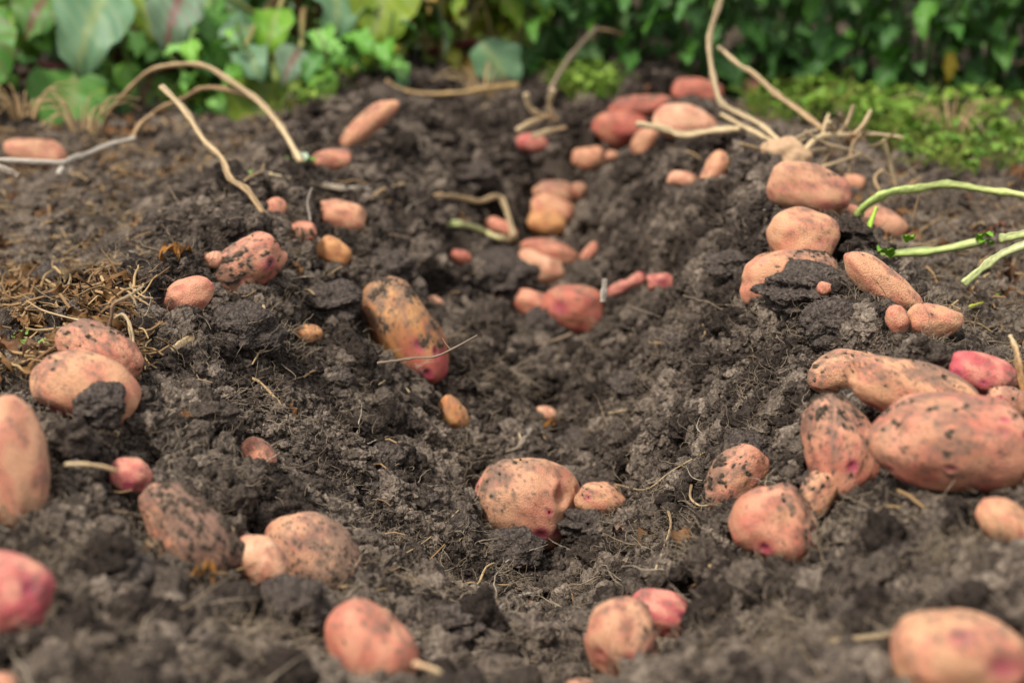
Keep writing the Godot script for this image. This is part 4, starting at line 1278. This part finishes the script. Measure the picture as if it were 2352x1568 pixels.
	for l in [[408, 622, 0.05, Color(0.52, 0.32, 0.12), "orange brown shrivelled leaf on the left field behind the smooth pink potato"], [1278, 1012, 0.04, Color(0.45, 0.28, 0.11), "orange brown dead leaf on the furrow floor behind the large round potato"],
			[688, 580, 0.05, Color(0.46, 0.36, 0.27), "grey brown dead leaf hanging beside the orange potato on the left crest"], [468, 1362, 0.03, Color(0.50, 0.32, 0.13), "rusty scrap of leaf among the blurred clods at the lower left"],
			[338, 1318, 0.035, Color(0.44, 0.34, 0.24), "brown folded leaf in front of the caked potato"], [1432, 1262, 0.034, Color(0.42, 0.33, 0.26), "curled brown leaf on the soil left of the broad pink eyed potato"],
			[60, 700, 0.06, Color(0.50, 0.36, 0.22), "curled tan leaf in the straw litter at the left edge"], [150, 690, 0.07, Color(0.52, 0.43, 0.30), "broad dry leaf in the straw litter above the speckled potato"], [45, 860, 0.07, Color(0.40, 0.27, 0.18), "dark brown dead leaf at the left edge above the upright brownish potato"],
			[340, 330, 0.05, Color(0.52, 0.40, 0.28), "dry leaf hanging from the whitish forked stick"], [2290, 560, 0.035, Color(0.30, 0.17, 0.11), "dark red brown leaf at the break of the green stem"]]:
		var o := thing("dead_leaf", l[4], "leaf", on_ground(l[0], l[1]) + Vector3(0, 0.012, 0), g)
		for k in 2:
			var c: Color = l[3]
			part("blade", leaf_mesh(l[2], l[2] * 0.5, 2.6 + k, 1.0, 0.008, 0.75, c, c.lightened(0.25), c.darkened(0.2), l[0] * 0.01 + k), M.dead, o, aim(Vector3(sin(l[0] * 1.3 + k * 2.4), 0.35, cos(l[0] * 1.3 + k * 2.4)), Vector3.UP, Vector3(0, 0.004 * k, 0), 0.55, 0.4 * k))
	# withered grass at the edge of the field
	for t in [[50, 232, 2.42, "withered grass tuft at the left edge of the field before the beets"], [185, 262, 2.4, "withered grass tuft left of the arched stalk"], [2190, 262, 2.5, "withered grass tuft in the weeds at the right"], [1105, 188, 2.68, "withered straw tuft at the far end of the furrow before the yellowing plants"]]:
		var o := thing("dry_grass_tuft", t[3], "grass", at(t[0], t[1], t[2]) - Vector3(0, 0.02, 0), "withered grass tufts")
		for k in 22:
			var az := rng.randf() * TAU
			var l := rng.randf_range(0.03, 0.075)
			var out := Vector3(sin(az), 0, cos(az))
			var tb := Tubes.new()
			var c := Color(0.50, 0.40, 0.28).lerp(Color(0.66, 0.57, 0.42), rng.randf())
			tb.add(smooth_path([out * 0.012, out * (0.012 + l * 0.3) + Vector3(0, l * 0.55, 0), out * (0.012 + l * 0.8) + Vector3(0, l * rng.randf_range(0.1, 0.75), 0)], 4), 0.0013, 0.0005, c, c, 5, 0.1, 0.4)
			part("blade", tubes_mesh(tb), M.straw, o)

func make_plants() -> void:
	var bg := "garden plants behind the furrow"
	# beet: maroon stalks and broad blades
	var blades := []
	var tones := [[Color(0.22, 0.42, 0.14), Color(0.33, 0.50, 0.22)], [Color(0.28, 0.48, 0.08), Color(0.42, 0.58, 0.13)], [Color(0.29, 0.42, 0.30), Color(0.40, 0.52, 0.40)], [Color(0.36, 0.46, 0.10), Color(0.46, 0.52, 0.15)]]
	for k in 8:
		var t: Array = tones[[0, 2, 1, 0, 2, 1, 3, 0][k]]
		blades.append(leaf_mesh(0.145 - 0.008 * (k % 4), 0.105 - 0.01 * (k % 3), 1.2 + 0.25 * (k % 3), 0.2, 0.008, 0.72, t[0], t[1], Color(0.50, 0.54, 0.34) if k % 4 else Color(0.42, 0.2, 0.2), k * 1.3))
	var beets := [
		[-0.70, 2.74, "beet with bright green leaves at the left edge of the garden row", 0], [-0.53, 2.79, "beet with one broad grey green leaf hanging over the left field", 1], [-0.37, 2.82, "beet with maroon stalks and a long pale hanging blade", 4],
		[-0.26, 2.78, "beet with small blue green leaves above the arched stalk", 5], [-0.155, 2.84, "beet with dark red stalks left of the yellowing plant", 0], [-0.60, 3.0, "beet at the back of the garden row, far left", 2], [-0.42, 3.05, "beet at the back behind the pale hanging blade", 3], [-0.22, 3.05, "beet at the back behind the dark red stalks", 2]]
	var q := 0
	for b in beets:
		var root := thing("beet_plant", b[2], "plant", Vector3(b[0], -0.015, -b[1]), bg)
		for k in 13:
			var az: float = k * 2.399 + q * 1.1
			var out := Vector3(sin(az), 0, cos(az))
			var reach: float = 0.05 + 0.011 * k
			var tall: float = 0.21 - 0.0125 * k + rng.randf_range(-0.02, 0.02)
			if k > 8: tall *= 0.75
			var tip := out * reach + Vector3(0, tall, 0)
			var t := Tubes.new()
			var red := Color(0.30, 0.08, 0.11) if (k + q) % 3 else Color(0.42, 0.46, 0.22)
			t.add(smooth_path([out * 0.012, out * reach * 0.35 + Vector3(0, tall * 0.55, 0), tip], 4), 0.006, 0.0036, red, red.lightened(0.1), 6)
			part("stalk", tubes_mesh(t), M.stalk, root)
			var dir := (out * 0.9 + Vector3(0, -0.25 - 0.06 * k, 0)).normalized()
			part("leaf", blades[(b[3] + k) % 8], M.leaf, root, aim(dir, Vector3.UP, tip, rng.randf_range(0.65, 1.0), rng.randf_range(-0.5, 0.5)))
		q += 1
	# the broad blades that the photo shows one by one
	for l in [[get_node("beet_plant_001"), [250, -35], [190, 90], 1.0, 1, 2.62], [get_node("beet_plant_001"), [120, -30], [60, 60], 0.65, 0, 2.66], [get_node("beet_plant_002"), [420, -30], [375, 100], 0.7, 4, 2.66], [get_node("beet_plant"), [40, 20], [0, 95], 0.65, 2, 2.66],
			[get_node("beet_plant_003"), [640, 20], [610, 105], 0.55, 5, 2.64], [get_node("beet_plant_003"), [590, 60], [500, 80], 0.48, 1, 2.68], [get_node("beet_plant_003"), [690, 110], [650, 170], 0.46, 4, 2.62], [get_node("beet_plant_003"), [560, 110], [600, 170], 0.46, 1, 2.62]]:
		var a := at(l[1][0], l[1][1], l[5])
		var e := at(l[2][0], l[2][1], l[5] - 0.05)
		var t := Tubes.new()
		var foot := Vector3(0, 0.01, 0)
		t.add(smooth_path([foot, (a - l[0].position) * 0.55 + Vector3(0, 0.07, 0), a - l[0].position], 5), 0.006, 0.0035, Color(0.4, 0.2, 0.16), Color(0.5, 0.5, 0.3), 6)
		part("stalk", tubes_mesh(t), M.stalk, l[0])
		part("leaf", blades[l[4]], M.leaf, l[0], aim(e - a, Vector3(0.1, 0.7, 0.8), a - l[0].position, l[3]))
	# low bright green plants before the beets
	var bl := []
	for k in 4:
		var c: Color = [Color(0.26, 0.47, 0.09), Color(0.35, 0.55, 0.13), Color(0.36, 0.56, 0.20), Color(0.18, 0.36, 0.10)][k]
		bl.append(leaf_mesh(0.055 - 0.004 * k, 0.036 - 0.003 * k, 1.2, 0.3, 0.004, 0.8, c, c.lightened(0.14), c.lightened(0.25), k * 1.9 + 3.0))
	q = 0
	for b in [[-0.37, 2.66, "low bright green plant under the arched stalk"], [-0.27, 2.64, "low bright green plant right of the arched stalk"], [-0.47, 2.70, "low green plant left of the arched stalk"], [-0.20, 2.70, "low green plant at the foot of the dark red beet stalks"], [-0.68, 2.66, "low green plant at the left edge before the beets"]]:
		leafy(b, "green_plant", bl, 5, 8, 0.13, Color(0.34, 0.44, 0.18), 0.7, q + 50)
		q += 1
	# yellowing plants in the middle
	var yl := []
	for k in 4: yl.append(leaf_mesh(0.075, 0.042 - 0.004 * k, 1.3, 0.3, 0.005, 0.8, [Color(0.36, 0.52, 0.10), Color(0.52, 0.54, 0.13), Color(0.44, 0.56, 0.15), Color(0.50, 0.38, 0.16)][k], [Color(0.44, 0.54, 0.16), Color(0.58, 0.55, 0.22), Color(0.5, 0.56, 0.28), Color(0.6, 0.46, 0.24)][k], Color(0.6, 0.58, 0.34), k * 2.1))
	q = 0
	for b in [[-0.09, 2.78, "yellow green plant with tan stalks behind the furrow end"], [-0.01, 2.82, "yellowing plant with brown lower leaves left of the dark bushes"], [-0.13, 2.95, "taller green plant behind the yellow green one"], [-0.035, 3.0, "ochre leaved plant behind the grey twig"]]:
		leafy(b, "yellow_plant", yl, 5, 9, 0.24, Color(0.56, 0.50, 0.30), 0.8, q)
		q += 1
	# dark bushes with drooping lance shaped leaves
	var dk := []
	for k in 8:
		var c: Color = [Color(0.165, 0.329, 0.088), Color(0.220, 0.397, 0.080), Color(0.143, 0.295, 0.080), Color(0.186, 0.363, 0.096), Color(0.220, 0.375, 0.144), Color(0.121, 0.249, 0.080), Color(0.285, 0.419, 0.192), Color(0.220, 0.419, 0.080)][k]
		dk.append(leaf_mesh(0.072 - 0.004 * k, 0.03 + 0.0015 * k, 1.0 + 0.2 * (k % 3), 0.35, 0.003, 0.75, c, c.lightened(0.12), c.lightened(0.25), k * 0.9 + 5.0))
	var words := ["leftmost dark bush, beside the grey twig", "dark bush with long drooping leaves behind the far right heap", "dark bush behind the tall dry stalk", "dark bush behind the slanting dry stalk", "dark bush with bluish leaves right of the slanting stalk", "dark bush over the deep shade at the right", "dark bush with a yellow leaf at the right", "rightmost dark bush at the edge of the garden row"]
	q = 0
	for w in words:
		leafy([0.06 + q * 0.092, 2.79 + 0.03 * sin(q * 2.3) - 0.013 * q, w], "dark_bush", dk, 6, 15, 0.30, Color(0.22, 0.30, 0.14), 1.0, q + 10)
		q += 1
	q = 0
	for w in ["second row dark bush behind the grey twig", "second row dark bush behind the far right heap", "second row dark bush behind the tall dry stalk", "second row dark bush behind the deep shade", "second row dark bush behind the yellow leaf", "second row dark bush at the right edge"]:
		leafy([0.06 + q * 0.15, 3.03 + 0.03 * sin(q * 1.9), w], "dark_bush", dk, 6, 12, 0.32, Color(0.2, 0.27, 0.13), 1.0, q + 30)
		q += 1
	q = 0
	for w in ["dark shrub far back behind the yellowing plants", "dark shrub far back behind the grey twig", "dark shrub far back behind the tall dry stalk", "dark shrub far back right of the slanting stalk", "dark shrub far back at the right edge", "dark shrub far back behind the maroon stalks", "dark shrub far back at the left"]:
		leafy([[-0.05, 0.12, 0.32, 0.52, 0.72, -0.3, -0.6][q], 3.32 + 0.03 * sin(q * 1.9), w], "dark_shrub", dk, 8, 14, 0.34, Color(0.2, 0.27, 0.13), 1.0, q + 60)
		q += 1
	part("leaf", leaf_mesh(0.04, 0.016, 0.9, 0.3, 0.004, 0.75, Color(0.62, 0.47, 0.10), Color(0.62, 0.58, 0.14), Color(0.75, 0.66, 0.3), 1.0), M.leaf, get_node("dark_bush_006"), aim(Vector3(-0.1, -1, 0.5), Vector3(0, 0.5, 1), at(2185, 118, 2.68) - get_node("dark_bush_006").position)).set_meta("label", "yellow leaf")
	# low green weeds: one mass each
	var wl := leaf_mesh(0.014, 0.010, 0.9, 0.3, 0.001, 0.85, Color(1, 1, 1), Color(0.85, 0.9, 0.8), Color(0.9, 1, 0.8), 2.0)
	var gt := Tubes.new()
	for k in 4:
		var o := Vector3(sin(k * 1.6), 0, cos(k * 1.6))
		gt.add(smooth_path([o * 0.002, o * 0.007 + Vector3(0, 0.02, 0), o * (0.018 + 0.004 * k) + Vector3(0, 0.03 - 0.006 * k, 0)], 4), 0.0011, 0.0003, Color(1, 1, 1), Color(0.9, 0.95, 0.8), 4, 0.0, 0.35)
	var gb := tubes_mesh(gt)
	var wt := Tubes.new()
	wt.add([Vector3.ZERO, Vector3(0.002, 0.012, 0.001), Vector3(-0.001, 0.026, 0.003)], 0.0008, 0.0005, Color(1, 1, 1), Color(1, 1, 1), 4)
	var ws := tubes_mesh(wt)
	var weeds := [["bright green chickweed patch on the right field", 2230, 330, 210, 78, 330], ["green weeds round the foot of the dark bushes", 1830, 240, 120, 50, 240], ["sparse green weeds at the far end of the furrow", 1340, 215, 70, 28, 160],
		["low green weeds under the arched stalk", 560, 225, 190, 45, 700], ["little weeds at the far left field edge", 240, 235, 60, 30, 150], ["green weeds along the right end of the garden row", 2050, 285, 90, 40, 320]]
	for w in weeds:
		var root := Node3D.new()
		root.name = numbered("weed_patch")
		add_child(root)
		tag(root, w[0], "weeds", "", "stuff")
		var lp := []
		var sp := []
		for n in w[5]:
			var r := sqrt(rng.randf())
			var a := rng.randf() * TAU
			var p := on_ground(w[1] + cos(a) * r * w[3], w[2] + sin(a) * r * w[4])
			if n_mid.get_noise_2d(p.x * 0.8, p.z * 0.8 + 4.0) < -0.12: continue
			p.y = height(p.x, -p.z)
			var tall := rng.randf_range(0.004, 0.03)
			var c := Color(0.30, 0.43, 0.13).lerp(Color(0.55, 0.62, 0.28), rng.randf())
			if n % 3 == 0: sp.append([Transform3D(Basis(Vector3.UP, rng.randf() * TAU).scaled(Vector3(1, tall / 0.026, 1)), p), c])
			lp.append([aim(Vector3(rng.randf_range(-1, 1), rng.randf_range(-0.1, 0.6), rng.randf_range(-1, 1)), Vector3.UP, p + Vector3(0, tall, 0), rng.randf_range(0.6, 1.5)), c])
		var gp := []
		for n in int(w[5] * 0.45):
			var r := sqrt(rng.randf()) * 1.1
			var a := rng.randf() * TAU
			var p := on_ground(w[1] + cos(a) * r * w[3], w[2] + sin(a) * r * w[4])
			p.y = height(p.x, -p.z) - 0.002
			var c := Color(0.33, 0.45, 0.14).lerp(Color(0.62, 0.62, 0.34), pow(rng.randf(), 1.5))
			gp.append([Transform3D(Basis(Vector3.UP, rng.randf() * TAU).scaled(Vector3.ONE * rng.randf_range(0.5, 1.4)), p), c])
		fill(root, "grass_blades", gb, gp, M.leaf)
		fill(root, "leaves", wl, lp, M.leaf)
		fill(root, "stems", ws, sp, M.stalk)
	# seedlings
	for s in [[690, 380, 2.24, "green and grey seedling at the foot of the arched stalk", 1.2], [570, 404, 2.16, "single green leaf left of the straight dry stalk", 0.6], [38, 782, 1.72, "tiny green seedling in the litter at the left edge", 0.8], [84, 806, 1.68, "little yellow green seedling beside the speckled potato", 0.9]]:
		var o := thing("seedling", s[3], "seedling", at(s[0], s[1], s[2]), "seedlings")
		var t := Tubes.new()
		t.add([Vector3(0, -0.02, 0), Vector3(0.001, -0.008, 0), Vector3.ZERO], 0.0012, 0.0009, Color(0.5, 0.6, 0.3), Color(0.45, 0.6, 0.2), 5)
		part("stem", tubes_mesh(t), M.stalk, o)
		for k in 4:
			var c: Color = Color(0.30, 0.45, 0.12) if k % 2 else Color(0.40, 0.50, 0.18)
			if s[4] > 1.0 and k == 2: c = Color(0.6, 0.66, 0.55)
			part("leaf", leaf_mesh(0.02 * s[4], 0.010 * s[4], 0.7, 0.3, 0.001, 0.85, c, c.lightened(0.15), c.lightened(0.2), k), M.leaf, o, aim(Vector3(sin(k * 2.1 + s[0]), 0.55, cos(k * 2.1 + s[0])), Vector3.UP, Vector3.ZERO))

func leafy(b: Array, called: String, meshes: Array, stems: int, leaves: int, tall: float, bark: Color, droop: float, sd: int) -> void:
	var root := thing(called, b[2], "plant", Vector3(b[0], -0.02, -b[1]), "garden plants behind the furrow")
	for s in stems:
		var az := s * TAU / stems + sd * 0.7
		var lean := Vector3(sin(az), 0, cos(az))
		var pts := [lean * 0.01, lean * 0.035 + Vector3(0, tall * 0.35, 0), lean * (0.055 + 0.02 * (s % 3)) + Vector3(0, tall * 0.7, 0), lean * (0.07 + 0.02 * (s % 2)) + Vector3(0, tall * (0.9 + 0.1 * (s % 2)), 0)]
		var path := smooth_path(pts, 5)
		var t := Tubes.new()
		t.add(path, 0.0036, 0.0018, bark, bark.lightened(0.15), 6)
		part("stem", tubes_mesh(t), M.stalk, root)
		for k in leaves:
			var f := pow((k + 0.55) / leaves, 1.25)
			var p: Vector3 = path[mini(int(f * (path.size() - 1)), path.size() - 1)]
			var a := k * 2.4 + s * 1.3 + sd
			var dir := (Vector3(sin(a), 0, cos(a)) * 0.8 + lean * 0.45 + Vector3(0, rng.randf_range(-0.9, 0.15) * droop, 0)).normalized()
			part("leaf", meshes[(k * 3 + s + sd) % meshes.size()], M.leaf, root, aim(dir, Vector3.UP, p + dir * 0.008, rng.randf_range(0.5, 1.12), rng.randf_range(-0.5, 0.5)))
